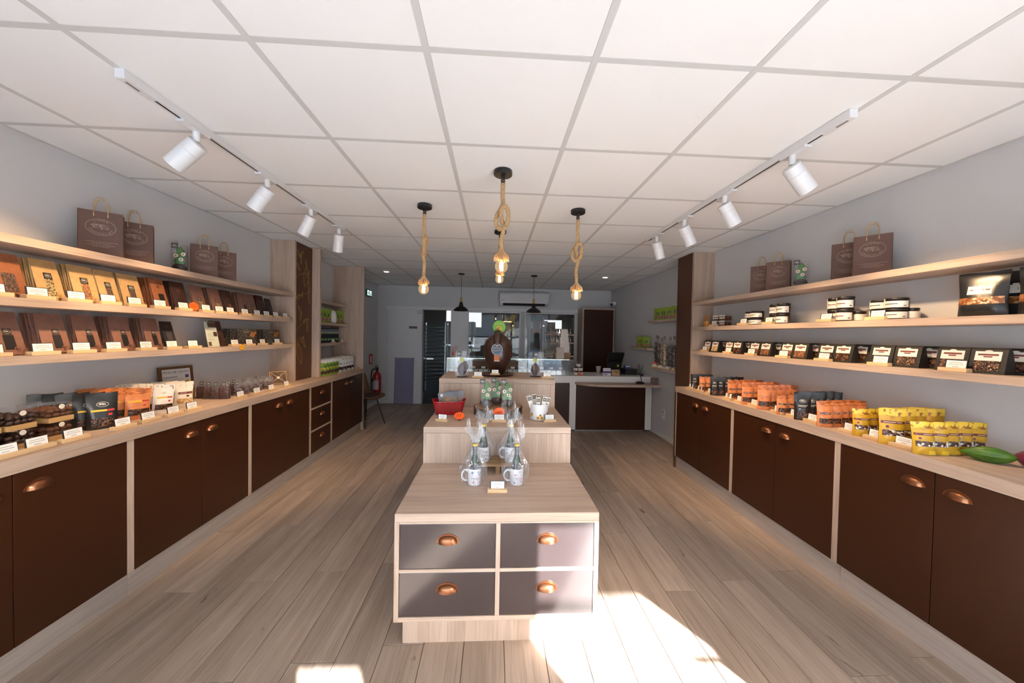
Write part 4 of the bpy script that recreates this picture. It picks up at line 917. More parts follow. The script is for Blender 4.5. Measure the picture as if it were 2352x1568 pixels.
mid = [('terra', 1.765, .12, 2, 'terracotta packet with a nib window'), ('kraft_seed', 1.915, .115, 3, 'kraft packet with pale grain window'), ('kraft_red', 2.073, .123, 3, 'kraft packet with reddish muesli window'), ('kraft_nib', 2.192, .113, 1, 'kraft packet with dark nib window'),
       ('kraft_nib', 2.325, .135, 2, 'kraft packet with a small dark window'), ('terra_dark', 2.512, .11, 5, 'terracotta packet with a black label'), ('cocoa', 2.665, .13, 4, 'dark cocoa packet'), ('rose_seed', 2.825, .125, 1, 'rose-brown packet with a pale grain window'),
       ('rose_seed', 2.997, .13, 3, 'rose-brown packet with a speckled window'), ('cocoa_nut', 3.13, .125, 2, 'dark cocoa packet with an orange window'), ('rose_dark', 3.315, .12, 3, 'rose-brown packet with a black label'), ('rose_seed', 3.43, .10, 1, 'rose-brown packet tilted sideways'),
       ('cocoa', 3.56, .115, 2, 'dark cocoa packet near the end'), ('black', 3.675, .10, 1, 'black packet at the far end')]
for j, (k, y, w, n, look) in enumerate(mid):
    p = kinds[k](w); stack(p, True, -2.292, y, ZM, LROT+.06, n, LEAN, .0205, label_fn(look, 'the %s stack, left middle shelf' % ORD[j]))
low = [('rose_dark', 1.752, .13, 2), ('rose_dark', 1.935, .118, 4), ('rose_dark', 2.085, .112, 2), ('rose_dark', 2.268, .116, 4), ('rose_dark', 2.46, .114, 4), ('black', 2.578, .10, 1)]
for j, (k, y, w, n) in enumerate(low):
    p = kinds[k](w); stack(p, True, -2.292, y, ZL, LROT+.05, n, LEAN, .0205, label_fn('rose-brown packet with a long black label' if k == 'rose_dark' else 'slim black packet', 'the %s stack, left lowest shelf' % ORD[j]))
p = flat_bag('leaflet', 'pale green printed leaflet leaning on a cocoa packet on the left lowest shelf', .105, .205, .002, plain('leaflet_paper', (.52, .56, .46), .5), [('picture', .25, 1, .78, .98, NIBS), ('pod', .62, .95, .42, .6, COCOA), ('photo', .05, .3, .04, .2, NIBS)], cat='leaflet')
e = MB()
for v in (.70, .66, .55, .50, .45, .40, .33, .29, .25): put_stroke(e, lambda x, y: (x, -.0052, y), [(-.043, v*.205), (-.02, v*.205), (.008 if v < .6 else .035, v*.205)], .0022, INK)
e.build('print_lines', p, fix=False); stack(p, True, -2.262, 2.92, ZL, LROT-.05, 1, LEAN, .017, lambda i: 'pale green printed leaflet leaning on a cocoa packet on the left lowest shelf')
p = kinds['cocoa'](.125); stack(p, True, -2.29, 3.01, ZL, LROT+.05, 1, LEAN, .017, lambda i: 'dark cocoa packet behind the green leaflet on the left lowest shelf')
def biscuit_box(lab):
    t = thing('biscuit_box', lab, 'box', (0, 0, 0), 0, 'speckled dark boxes on the left lowest shelf'); w, h, d = .205, .15, .042
    MB().box(-w/2, w/2, -d/2, d/2, 0, h, SPECK).build('carton', t, bev=.001); e = MB(); f = lambda x, y: (x, -d/2-.0006, y)
    for x, y in ((.035, .115), (.062, .10), (.045, .085), (.078, .118), (.02, .095)): put_disc(e, f, x, y, .016, .013, plain('orange_biscuit', (.42, .17, .04), .6), 14)
    put_stroke(e, f, [(-.075, .122), (-.066, .132), (-.058, .118), (-.048, .126), (-.04, .119), (-.03, .127), (-.02, .12), (-.008, .127)], .003, CHALK); e.build('print', t, fix=False); return t
bb = biscuit_box('speckled dark box with biscuit print, front of the near three on left lowest shelf')
for j, y in enumerate((3.30, 3.645)):
    for i in range(3):
        lb = 'speckled dark box with biscuit print, %s of the %s three on left lowest shelf' % (('front', 'middle', 'rear')[i], ('near', 'far')[j])
        if j == 0 and i == 0: bb.location = (-2.268, y, ZL+.0005); bb.rotation_euler = (0, 0, LROT+.03)
        else: dup(bb, (-2.268-.052*i, y-.012*i, ZL+.0005), LROT+.03, lb)
tag_row('L', [1.655, 1.813, 1.967, 2.113, 2.265, 2.425, 2.595, 2.79, 2.927, 3.05, 3.22, 3.377, 3.51, 3.658, 3.817], -2.226, ZM, 'the left middle shelf')
tag_row('L', [1.655, 1.826, 1.99, 2.148, 2.33, 2.513, 2.685, 3.095, 3.264, 3.46, 3.675], -2.226, ZL, 'the left lowest shelf')
def burst(name, lab, r, mat, txt, n=16, k=.74, aspect=1.0):
    """star-burst price card standing on a small fold"""
    t = thing(name, lab, 'price sticker', (0, 0, 0), 0, 'fluorescent price bursts'); P = []
    for i in range(2*n): a = 2*PI*i/(2*n); q = r if i % 2 else r*k; P.append((q*math.cos(a)*1.18, r+q*math.sin(a)*aspect))
    MB().prism(P, 1, -.0006, .0006, mat).build('card', t); e = MB(); f = lambda x, y: (x, -.0012, y)
    if txt: put_text(e, txt, f, r*.55, plain('felt_pen', (.05, .01, .005), .6), 0, r, .12, r*1.4)
    else:
        for yy in (1.2, .85): put_stroke(e, f, [(-.62*r, (yy+.02)*r), (-.45*r, (yy+.16)*r), (-.3*r, yy*r), (-.12*r, (yy+.15)*r), (.05*r, (yy+.02)*r), (.25*r, (yy+.13)*r), (.45*r, (yy+.05)*r)], r*.08, plain('felt_pen', (.05, .01, .005), .6))
    e.build('writing', t, fix=False); MB().prism([(0, .02), (.03, 0), (0, 0)], 0, -.01, .01, BLACK_M).build('foot', t); return t
FLUO = plain('fluorescent_orange', (.95, .115, .004), .5, emit=0); FLUY = plain('fluorescent_yellow', (.9, .45, .01), .5)
b = burst('price_burst', 'orange star-burst price card beside the cocoa packets on the left middle shelf', .036, FLUO, None); b.location = (-2.235, 2.70, ZM+.001); b.rotation_euler = (-.1, 0, LROT-.1)
b = burst('price_burst', 'yellow-orange star-burst price card on the edge of the left lowest shelf', .026, FLUY, None); b.location = (-2.198, 3.135, ZL-.034); b.rotation_euler = (0, 0, LROT)
# ---------------------------------------------------------------- left worktop
def clear_box(lab, dark):
    t = thing('chocolate_box', lab, 'box', (0, 0, 0), 0, 'clear boxes of truffles'); w, d, h = .098, .155, .088
    MB().box(-w/2, w/2, -d/2, d/2, 0, .024, plain('kraft_tray', (.42, .25, .10), .6)).build('tray', t, bev=.001)
    c = MB(); rn = random.Random(4 if dark else 8); m = DARKCH if dark else plain('cocoa_powder', (.12, .045, .02), .8, bump=.3, scale=150)
    for i in range(4):
        for j in range(5):
            for k in range(2): c.ball((-w/2+.014+i*.0235+rn.uniform(-.002, .002), -d/2+.016+j*.031+rn.uniform(-.003, .003), .036+k*.020), .0125+rn.random()*.002, m, 8, 6, (1, 1.1, .85))
    c.build('truffles', t, smooth=60)['kind'] = 'stuff'
    MB().box(-w/2+.001, w/2-.001, -d/2+.001, d/2-.001, .0245, h, CLEARL).build('lid', t); s = MB(); put_disc(s, lambda x, y: (x, -d/2-.0006, y), .0, .074, .012, .012, CHALK, 16); s.build('seal', t, fix=False); return t
c1 = clear_box('clear box of dark truffles, lower one, beside the brown truffles', True); c1.location = (-2.195, 1.665, ZCt); c1.rotation_euler = (0, 0, LROT)
dup(c1, (-2.193, 1.663, ZCt+.0885), LROT+.02, 'clear box of dark truffles, upper one, beside the brown truffles')
dup(c1, (-2.20, 1.555, ZCt), LROT, 'clear box of dark truffles at the very edge of the picture, lower'); dup(c1, (-2.20, 1.553, ZCt+.0885), LROT, 'clear box of dark truffles at the very edge of the picture, upper')
c2 = clear_box('clear box of brown truffles, lower of the stack beside the black pouches', False); c2.location = (-2.20, 1.81, ZCt); c2.rotation_euler = (0, 0, LROT)
dup(c2, (-2.20, 1.812, ZCt+.0885), LROT-.02, 'clear box of brown truffles, upper of the stack beside the black pouches')
def P_black(h, w, band=True, grp='pouches on the worktops'):
    dec = [('window', .12, .88, .06, .30, CHOC)]
    if band: dec += [('band', .12, .62, .485, .535, YB), ('band_end', .62, .88, .485, .535, REDD), ('dot', .66, .80, .36, .42, REDD)]
    return pouch('stand_pouch', '', 'pouch', w, h, .044, BLACKP, dec, (.5, .68, .20, .6, CHALK), group=grp, texts=() if band else ((.5, .53, .6, CHALK), (.45, .49, .45, CHALK), (.3, .4, .12, CHALK)))
def P_orange(h, w, grp='pouches on the worktops', lab=DKLAB): return pouch('stand_pouch', '', 'pouch', w, h, .044, ORANGE, [('window', .08, .92, .14, .34, CHOC), ('label', .12, .80, .50, .57, lab)], None, ORANGE_T, grp, ((.44, .535, .5, CHALK), (.3, .43, .1, DKLAB)))
def P_orangeband(h, w, grp='pouches on the worktops'): return pouch('stand_pouch', '', 'pouch', w, h, .044, ORANGE, [('window', .08, .92, .14, .34, CHOC), ('band', .1, .62, .56, .61, YB), ('band_end', .62, .9, .56, .61, REDD), ('dot', .66, .78, .42, .48, REDD)], None, ORANGE_T, grp)
def P_yellow(h, w, grp='pouches on the worktops'): return pouch('stand_pouch', '', 'pouch', w, h, .044, YELLOW, [('window', .08, .92, .26, .42, NUTS), ('band', .05, .95, .59, .66, MAROON), ('dot', .22, .34, .47, .53, MAROON), ('corner', .62, .98, .02, .14, YELLOW_T)], (.5, .76, .12, .6, plain('mustard_print', (.5, .28, .02), .5)), YELLOW_T, grp, ((.5, .625, .7, CHALK),))
def P_cream(h, w, grp='pouches on the worktops'): return pouch('stand_pouch', '', 'pouch', w, h, .044, CREAM, [('window', .08, .92, .14, .33, CHOC), ('band', .15, .65, .53, .58, YB), ('band_end', .65, .9, .53, .58, REDD), ('dot', .68, .80, .40, .46, REDD)], (.5, .70, .12, .6, plain('fawn_print', (.5, .4, .28), .5)), CREAM_T, grp)
def P_creamdark(h, w, grp='pouches on the worktops'): return pouch('stand_pouch', '', 'pouch', w, h, .044, CREAM, [('window', .08, .92, .12, .32, ALM), ('band', .15, .95, .50, .59, MAROON), ('dot', .6, .74, .38, .45, DKLAB)], None, CREAM_T, grp, ((.55, .545, .6, CHALK),))
def rows(p, x, y, rz, n, sx, sy, look, where, jit=.13):
    for i in range(n):
        r = rz+random.uniform(-jit, jit); px, py = x+sx*i, y+sy*i; r2 = (Matrix.Rotation(r, 4, 'Z') @ Matrix.Rotation(random.uniform(-.07, .02), 4, 'X') @ Matrix.Rotation(random.uniform(-.03, .03), 4, 'Y')).to_euler()
        lb = '%s, %s of row %s' % (look, 'front' if i == 0 else ORD[i], where)
        if i == 0: p.location = (px, py, ZCt+.0006); p.rotation_euler = r2; p['label'] = lb
        else: dup(p, (px, py, ZCt+.0006), rot=r2, label=lb)
RL, RR = math.radians(56), math.radians(-27)
rows(P_black(.195, .118), -2.14, 2.005, RL, 5, -.060, -.012, 'black pouch with a yellow band', 'beside the truffle boxes')
rows(P_orangeband(.188, .116), -2.165, 2.215, RL, 5, -.057, -.008, 'orange pouch with a yellow band', 'between black and cream pouches')
rows(P_cream(.188, .108), -2.165, 2.375, RL, 5, -.056, .002, 'cream pouch with a yellow band', 'between orange pouches and the dark-banded ones')
rows(P_creamdark(.172, .105), -2.235, 2.61, RL, 4, -.052, .0, 'cream pouch with a maroon band', 'in front of the framed sign')
fs = thing('framed_sign', 'brown framed notice headed FÈVES DE CACAO leaning on the left wall', 'framed sign', (-2.385, 2.745, ZCt+.001), rot=(Matrix.Rotation(LROT-.12, 4, 'Z') @ Matrix.Rotation(-.10, 4, 'X')).to_euler())
b = MB(); b.box(-.125, .125, -.008, .008, 0, .02, plain('frame_wood', (.11, .05, .018), .45)); fw = plain('frame_wood', (.1, .05, .02)); b.box(-.125, .125, -.008, .008, .25, .27, fw); b.box(-.125, -.105, -.008, .008, .02, .25, fw); b.box(.105, .125, -.008, .008, .02, .25, fw); b.build('frame', fs, bev=.002)
MB().box(-.105, .105, -.002, .006, .02, .25, plain('sign_paper', (.60, .60, .60), .5)).build('sheet', fs); e = MB(); f = lambda x, y: (x, -.0026, y); put_text(e, 'FÈVES DE CACAO', f, .034, DARKCARD, 0, .226, 0, .19)
for y, w, c in ((.19, .10, (.12, .05, .22)), (.15, .08, (.55, .33, .02)), (.11, .10, (.25, .05, .10)), (.07, .08, (.1, .2, .1))):
    put_stroke(e, f, [(-.095, y), (-.06, y), (-.095+w, y)], .010, INK); cm = plain('swatch_%d' % int(y*100), c, .5); e.add([f(.065, y-.012), f(.092, y-.012), f(.092, y+.012), f(.065, y+.012)], [(0,1,2,3)], cm)
    put_stroke(e, f, [(-.095, y-.017), (0, y-.017), (.05, y-.017)], .0025, INK)
e.build('lettering', fs, fix=False)
def cello_bag(lab, w, h, d, fill, white, frac, grp):
    """gusseted clear bag with a folded, labelled top"""
    t = thing('clear_sweet_bag', lab, 'bag', (0, 0, 0), 0, grp)
    def shp(s): 
        def S(u, v):
            a = 2*PI*u; c, q = math.cos(a), math.sin(a); e = .4; k = 1-.88*max(0, (v-.45)/.55)**1.2; kw = 1-.45*max(0, (v-.55)/.45)
            return (w/2*s*math.copysign(abs(c)**e, c)*kw, d/2*s*math.copysign(abs(q)**e, q)*k, .001+v*h)
        return S
    c = MB(); g = shp(.93); c.grid(lambda u, v: g(u, v*frac), 20, 6, fill); c.add([g(i/20, frac) for i in range(20)], [tuple(range(20))], fill); c.add([g(i/20, 0) for i in range(20)], [tuple(range(20))[::-1]], fill); c.build('contents', t, smooth=60, fix=False)
    b = MB(); b.grid(shp(1), 20, 10, CLEARB if not white else clear('frosted_bag', (.95, .95, .95), rough=.2, base=.02, wrinkle=.4, wscale=20, haze=.035, streak=.2)); b.build('bag', t, smooth=60, fix=False)
    b = MB(); black_label(b, lambda x, y: (x, -d/2*(1-.88*max(0, (y/h-.45)/.55)**1.2)-.002, y), 0, h*.86, w*.17); b.build('label', t, fix=False); return t
cb = cello_bag('', .075, .138, .05, specks('dark_berry_mix', (.03, .012, .012), (.07, .03, .025), 210, .55, .3, (.22, .065, .022)), False, .68, 'clear bags of dark fruit pieces')
for i, (x, y) in enumerate(((-2.345, 2.91), (-2.282, 2.895), (-2.220, 2.885), (-2.157, 2.89), (-2.20, 3.055))):
    lb = 'clear bag of dark fruit pieces, %s from the wall, left worktop' % ORD[i] if i < 4 else 'clear bag of dark fruit pieces behind the row of four on the left worktop'
    if i == 0: cb.location = (x, y, ZCt); cb.rotation_euler = (0, 0, .35); cb['label'] = lb
    else: dup(cb, (x, y, ZCt), .35+random.uniform(-.1, .1), lb)
wbag = cello_bag('', .062, .120, .042, specks('dark_balls', (.02, .01, .008), (.05, .02, .014), 110, .5, .25, (.25, .12, .06)), True, .55, 'white-topped bags of chocolate balls')
k = 0
for j, x in enumerate((-2.165, -2.255)):
    for i in range(6):
        lb = 'white-topped bag of chocolate balls, %s in the %s row on the left worktop' % (ORD[i], ('front', 'rear')[j]); y = 3.04+.085*i+j*.03
        if k == 0: wbag.location = (x, y, ZCt); wbag.rotation_euler = (0, 0, .5); wbag['label'] = lb
        else: dup(wbag, (x, y, ZCt), .5+random.uniform(-.12, .12), lb)
        k += 1
tb = thing('tilted_box', 'kraft gift box of dark chocolate bark with crossed ribbon, tilted before the pillar', 'box', (-2.225, 3.70, ZCt+.0005), rot=(Matrix.Rotation(.75, 4, 'Z') @ Matrix.Rotation(-.42, 4, 'X')).to_euler())
MB().box(-.075, .075, -.012, .018, 0, .135, plain('kraft_tray', (.42, .25, .1), .6)).build('tray', tb, bev=.001); MB().box(-.068, .068, -.0135, -.0122, .007, .128, CHOC).build('bark', tb)
e = MB(); f = lambda x, y: (x, -.0142, y); put_stroke(e, f, [(-.066, .01), (0, .067), (.066, .125)], .004, CORD); put_stroke(e, f, [(-.066, .125), (0, .067), (.066, .01)], .004, CORD); put_disc(e, lambda x, y: (x, -.0148, y), 0, .067, .013, .013, CHALK); e.build('ribbon', tb, fix=False)
tag_row('L', [1.548, 1.655, 1.79, 2.01, 2.159, 2.32, 2.457, 2.91, 3.10, 3.29, 3.525], -2.043, ZCt, 'the left worktop')
# ---------------------------------------------------------------- niche past the pillar
def P_green(h, w, grp): return pouch('stand_pouch', '', 'pouch', w, h, .04, GREEN, [('label', .3, .7, .46, .66, DKLAB), ('window', .12, .88, .12, .34, specks('ruby_pieces', (.2, .03, .05), (.4, .1, .1), 140, .5, .4, (.6, .4, .35)))], (.5, .56, .14, .8, CHALK), group=grp)
pg = P_green(.19, .10, 'lime green pouches')
for i in range(9):
    y = 4.62+i*.098; lb = 'lime green pouch on the niche shelf, %s from the pillar' % ORD[i]
    if i == 0: pg.location = (-2.31, y, 1.6116); pg.rotation_euler = (0, 0, .75); pg['label'] = lb
    else: dup(pg, (-2.31, y, 1.6116), .75+random.uniform(-.1, .1), lb)
o = thing('white_egg', 'smooth white egg-shaped package standing before the lime pouches', 'egg', (-2.262, 4.985, 1.6112)); MB().lathe([(.001, 0), (.035, .002), (.043, .02), (.044, .11), (.038, .15), (.022, .172), (.001, .18)], plain('matt_white', (.70, .68, .67), .6), 20, cap0=False, cap1=False).build('shell', o, smooth=70)
bb2 = thing('blue_packet', '', 'packet', (0, 0, 0), 0, 'dark blue packets in the niche')
MB().box(-.04, .04, -.02, .02, 0, .20, plain('midnight_card', (.008, .011, .015), .6, spec=.2)).build('carton', bb2, bev=.001); MB().box(-.038, .038, -.0212, -.0202, .12, .185, two_tone('blue_floral_print', (.012, .04, .08), (.26, .24, .09), 40, .5, .62)).build('picture', bb2); MB().box(-.03, .03, -.0212, -.0202, .03, .06, GREEN_D).build('label', bb2)
for i in range(7):
    y = 4.62+i*.083; lb = 'dark blue packet with floral print in the niche, %s from the pillar' % ORD[i]
    if i == 0: bb2.location = (-2.29, y, 1.3386); bb2.rotation_euler = (0, 0, .6); bb2['label'] = lb
    else: dup(bb2, (-2.29, y, 1.3386), .6, lb)
pgg = pouch('stand_pouch', '', 'pouch', .10, .20, .05, GREEN_D, [('window', .1, .9, .12, .30, CHOC), ('band', .1, .9, .42, .47, YB)], None, plain('white_foil', (.70, .70, .68), .4), 'green and white pouches in the niche')
pww = pouch('stand_pouch', '', 'pouch', .10, .20, .05, plain('white_foil', (.7, .7, .68), .4), [('window', .1, .9, .12, .34, CHOC), ('label', .3, .7, .50, .60, KRAFT)], None, CREAM_T, 'green and white pouches in the niche')
for j, (p, n, y0, nm) in enumerate(((pgg, 5, 4.42, 'green'), (pww, 5, 4.83, 'white'))):
    for i in range(n):
        x = -2.13-.0*i; y = y0+.085*i+.09*j; lb = '%s pouch on the worktop in the niche, %s from the pillar' % (nm, ORD[i])
        for q in range(2):
            l2 = lb if q == 0 else lb+', rear row'
            if i == 0 and q == 0: p.location = (x, y, ZCt+.0006); p.rotation_euler = (0, 0, .8); p['label'] = l2
            else: dup(p, (x-.095*q, y+.02*q, ZCt+.0006), .8+random.uniform(-.1, .1), l2)
tag_row('L', [4.70, 4.84, 4.98, 5.12, 5.25], -2.04, ZCt, 'the worktop in the niche', sc=.85); tag_row('L', [4.95, 5.24], -2.248, 1.338, 'the lowest niche shelf', sc=.8)
# ---------------------------------------------------------------- right wall shelves
JGL = clear('jar_glass', (.97, .97, .97), base=.05); SPREAD = plain('chocolate_spread', (.045, .016, .008), .3)
def jar(r, h, lab, grp='glass jars of chocolate spread', back=False):
    t = thing('spread_jar', lab, 'jar', (0, 0, 0), 0, grp); hb = h*.80
    MB().lathe([(r*.86, .001), (r*.97, .004), (r, .010), (r, hb-.012), (r*.93, hb-.004), (r*.86, hb)], SPREAD, 24).build('contents', t, smooth=50)
    MB().lathe([(r*.88, 0), (r*1.0, .003), (r*1.03, .010), (r*1.03, hb-.012), (r*.95, hb-.002), (r*.88, hb+.002)], JGL, 24, cap0=False, cap1=False).build('glass', t, smooth=50)
    MB().lathe([(r*1.0, hb+.001), (r*1.01, hb+.002), (r*1.01, h-.003), (r*.96, h), (.001, h)], BLACK, 24, cap0=True, cap1=False).build('lid', t, smooth=40)
    R = r*1.045; a0, a1 = -PI/2-1.25, -PI/2+1.25
    if back: a0 += .8; a1 += .9
    L = MB(); L.grid(lambda u, v: (R*math.cos(a0+(a1-a0)*u), R*math.sin(a0+(a1-a0)*u), hb*(.14+.74*v)), 14, 1, plain('jar_label', (.74, .71, .64), .5)); L.build('label', t, smooth=60, fix=False)
    if not back:
        L = MB(); R2 = R+.0008; q = lambda u, v: (R2*math.cos(a0+(a1-a0)*u), R2*math.sin(a0+(a1-a0)*u), hb*v); L.grid(q, 8, 1, MAROON if r < .045 else DKLAB, .12, .62, .50, .58); L.grid(q, 4, 1, DKLAB, .8, .9, .28, .36); L.grid(q, 6, 1, INK, .14, .5, .36, .40); L.grid(lambda u, v: (R2*1.001*math.cos(a0+(a1-a0)*u), R2*1.001*math.sin(a0+(a1-a0)*u), hb*.5+h*.53*v), 3, 2, plain('jar_label', (.74, .71, .64)), .05, .17, 0, 1)
        L.build('print', t, smooth=60, fix=False)
    return t
JA = jar(.052, .060, ''); JB = jar(.046, .082, ''); JC = jar(.044, .082, ''); JD = jar(.050, .062, '')
first = {}
def put(p, loc, rz, lab, sc=None):
    if p.name not in first: first[p.name] = 1; p.location = loc; p.rotation_euler = (0, 0, rz); p['label'] = lab
    else: p = dup(p, loc, rz, lab)
    return p
for nm, p, h, ys, word in (('a', JA, .0605, (3.075, 2.985), 'flat'), ('b', JB, .0825, (2.80, 2.705), 'tall maroon-striped'), ('c', JC, .0825, (2.29, 2.205), 'tall'), ('d', JD, .0625, (2.005, 1.91), 'wide')):
    for j, y in enumerate(ys):
        for k in range(2): put(p, (2.345+.02*(j == 0), y-.002*k, ZM+h*k+.0005), RROT+.35+random.uniform(-.1, .1), '%s spread jar, %s one on the %s side, right middle shelf' % (word, ('lower', 'upper')[k], ('far', 'near')[j]))
JE = jar(.034, .066, '', back=True); put(JE, (2.40, 2.165, ZM+.0005), RROT, 'single jar turned away beside the tall jars on the right middle shelf'); put(JE, (2.40, 1.88, ZM+.0005), RROT, 'single jar turned away beside the wide jars on the right middle shelf')
cd = thing('orange_candle', 'small orange candle holder with dried flower at the pillar end of the right middle shelf', 'candle', (2.36, 3.735, ZM+.0005)); MB().lathe([(.032, 0), (.034, .004), (.034, .060), (.030, .060), (.030, .05), (.001, .05)], plain('orange_wax', (.62, .28, .05), .4), 20, cap1=False).build('cup', cd, smooth=40)
b = MB()
for i in range(26): a = random.random()*6.28; rr = random.uniform(.005, .026); b.tube([(0, 0, .05), (rr*.4*math.cos(a), rr*.4*math.sin(a), .085), (rr*math.cos(a), rr*math.sin(a), random.uniform(.10, .125))], .003, plain('amber_straw', (.5, .2, .03), .7), 4)
b.build('dried_flower', cd)['kind'] = 'stuff'
def small_clear(lab):
    t = thing('clear_pack', lab, 'packet', (0, 0, 0), 0, 'clear packs of almonds on the right middle shelf'); w, d, h = .100, .075, .058
    MB().box(-w/2+.003, w/2-.003, -d/2+.003, d/2-.003, .001, h*.75, specks('brown_almonds', (.10, .035, .015), (.2, .08, .035), 90, .5, .4, (.28, .13, .07))).build('contents', t, bev=.008); MB().box(-w/2, w/2, -d/2, d/2, 0, h, CLEARB).build('pack', t, bev=.004); MB().box(-w*.42, w*.42, -d/2-.0012, -d/2-.0004, h*.3, h*.98, plain('jar_label', (.74, .71, .64))).build('label', t)
    MB().box(-w*.40, w*.40, -d/2-.0019, -d/2-.0013, h*.55, h*.68, MAROON).build('band', t); return t
sp = small_clear('')
for j, y in enumerate((3.55, 3.445)):
    for k in range(2): put(sp, (2.37, y, ZM+.0005+.0585*k), RROT+.06*(k-.5), 'clear pack of almonds on right middle shelf, %s on the %s side' % (('lower', 'upper')[k], ('far', 'near')[j]))
def P_big(): return pouch('large_pouch', '', 'pouch', .165, .212, .07, BLACKP, [('window', .03, .97, .27, .43, specks('caramel_pieces', (.20, .07, .02), (.34, .14, .05), 70, .5, .3, (.5, .3, .15))), ('label', .24, .74, .50, .69, plain('jar_label', (.74, .71, .64))), ('label_tab', .44, .56, .69, .725, plain('jar_label', (.74, .71, .64))), ('stripe', .28, .70, .585, .615, MAROON)], group='large black pouches on the right middle shelf')
bp = P_big(); put(bp, (2.35, 1.555, ZM+.0006), RROT+.12, 'large black pouch with caramel window on the right middle shelf, fully in view'); put(bp, (2.36, 1.36, ZM+.0006), RROT+.1, 'large black pouch with caramel window, cut by the edge of the picture'); put(bp, (2.425, 1.49, ZM+.0006), RROT+.1, 'large black pouch standing behind the other two on the right middle shelf')
def tent_bag(lab, fill):
    t = thing('window_bag', lab, 'bag', (0, 0, 0), 0, 'black window bags on the right lowest shelf'); w, h, d = .118, .122, .075; M2 = plain('black_kraft', (.017, .016, .015), .5, bump=.1, scale=40)
    b = MB(); b.prism([(-d/2, 0), (d/2, 0), (d*.22, h*.80), (.006, h), (-.002, h), (-.012, h*.93)], 0, -w/2, w/2, M2); b.build('body', t, bev=.001)
    def f(x, y, o=.001): k = y/(h*.93); yy = -d/2+(d/2-.012)*k; return (x, yy-o, y)
    MB().grid(lambda u, v: f(-w*.36+w*.72*u, h*(.10+.46*v)), 3, 3, fill).build('window', t, fix=False); b = MB(); L = plain('jar_label', (.74, .71, .64)); b.grid(lambda u, v: f(-w*.36+w*.72*u, h*(.50+.36*v), .0017), 2, 2, L); put_disc(b, lambda x, y: f(x, y, .0017), 0, h*.86, w*.11, h*.05, L, 14); b.build('label', t, fix=False)
    b = MB(); b.grid(lambda u, v: f(-w*.28+w*.56*u, h*(.70+.07*v), .0023), 2, 1, MAROON); b.grid(lambda u, v: f(-w*.12+w*.24*u, h*(.63+.05*v), .0023), 2, 1, MAROON); b.build('print', t, fix=False); return t
T1 = tent_bag('', ALM); T2 = tent_bag('', CHOC); T3 = tent_bag('', specks('milk_chocolate', (.13, .05, .02), (.22, .09, .04), 100, .5, .35, (.3, .15, .08)))
tys = [3.69, 3.56, 3.34, 3.225, 3.0, 2.875, 2.655, 2.535, 2.325, 2.21, 1.98, 1.848, 1.655, 1.527]
for i, y in enumerate(tys):
    p = T1 if i < 2 else T3 if i in (4, 5, 6, 7) else T2
    put(p, (2.365, y, ZL+.0005), RROT+.10, 'black window bag with white label, right lowest shelf, %s from the pillar' % ORD[i])
    if i % 2: put(T2, (2.446, y-.035, ZL+.0005), RROT+.06, 'black window bag behind the %s labelled one, right lowest shelf' % ORD[i])
tag_row('R', [1.61, 1.945, 2.297, 2.64, 2.98, 3.29, 3.665], 2.296, ZL, 'the right lowest shelf'); tag_row('R', [1.965, 2.287, 2.79, 3.085, 3.525], 2.296, ZM, 'the right middle shelf')
# ---------------------------------------------------------------- right worktop
G = 'pouches on the worktops'
rows(P_black(.165, .078, False), 2.19, 3.65, RR, 3, .075, .0, 'small black pouch with white print', 'nearest the right pillar')
rows(P_orange(.155, .056), 2.175, 3.50, RR, 4, .068, .002, 'narrow orange pouch with black label', 'between the pillar-side black rows')
rows(P_black(.180, .072, False), 2.165, 3.28, RR, 5, .068, .006, 'tall black pouch with white print', 'third from the right pillar')
rows(P_orange(.180, .078), 2.185, 3.055, RR, 5, .062, .004, 'orange pouch with black label', 'fourth from the right pillar')
rows(P_orange(.190, .085, lab=MAROON), 2.155, 2.83, RR, 5, .062, .006, 'orange pouch with maroon label', 'fifth from the right pillar')
rows(P_orange(.192, .090, lab=plain('rust_label', (.45, .12, .05), .5)), 2.15, 2.64, RR, 5, .062, .008, 'orange pouch with pale rust label', 'sixth from the right pillar')
rows(P_orange(.145, .074), 2.155, 2.465, RR, 4, .062, .006, 'short orange pouch', 'left of the large black pouches')
rows(P_black(.195, .095, False), 2.155, 2.295, RR, 5, .064, .008, 'large black pouch with white print', 'between two orange rows')
rows(P_orange(.165, .090, lab=plain('violet_label', (.12, .06, .10), .5)), 2.15, 2.125, RR, 5, .062, .008, 'pinkish orange pouch', 'next to the yellow pouches')
rows(P_yellow(.158, .076), 2.165, 1.92, RR, 5, .062, .004, 'yellow pouch', 'farthest of the three yellow rows')
rows(P_yellow(.195, .108), 2.165, 1.76, RR, 5, .062, .004, 'tall yellow pouch', 'in the middle of the yellow rows')
rows(P_yellow(.160, .084), 2.145, 1.605, RR, 5, .068, .0, 'yellow pouch', 'beside the green cocoa pod')
tag_row('R', [1.70, 1.835, 1.975, 2.22, 2.36, 2.50, 2.75, 2.91, 3.06, 3.34, 3.51, 3.67], 2.155, ZCt, 'the right worktop')
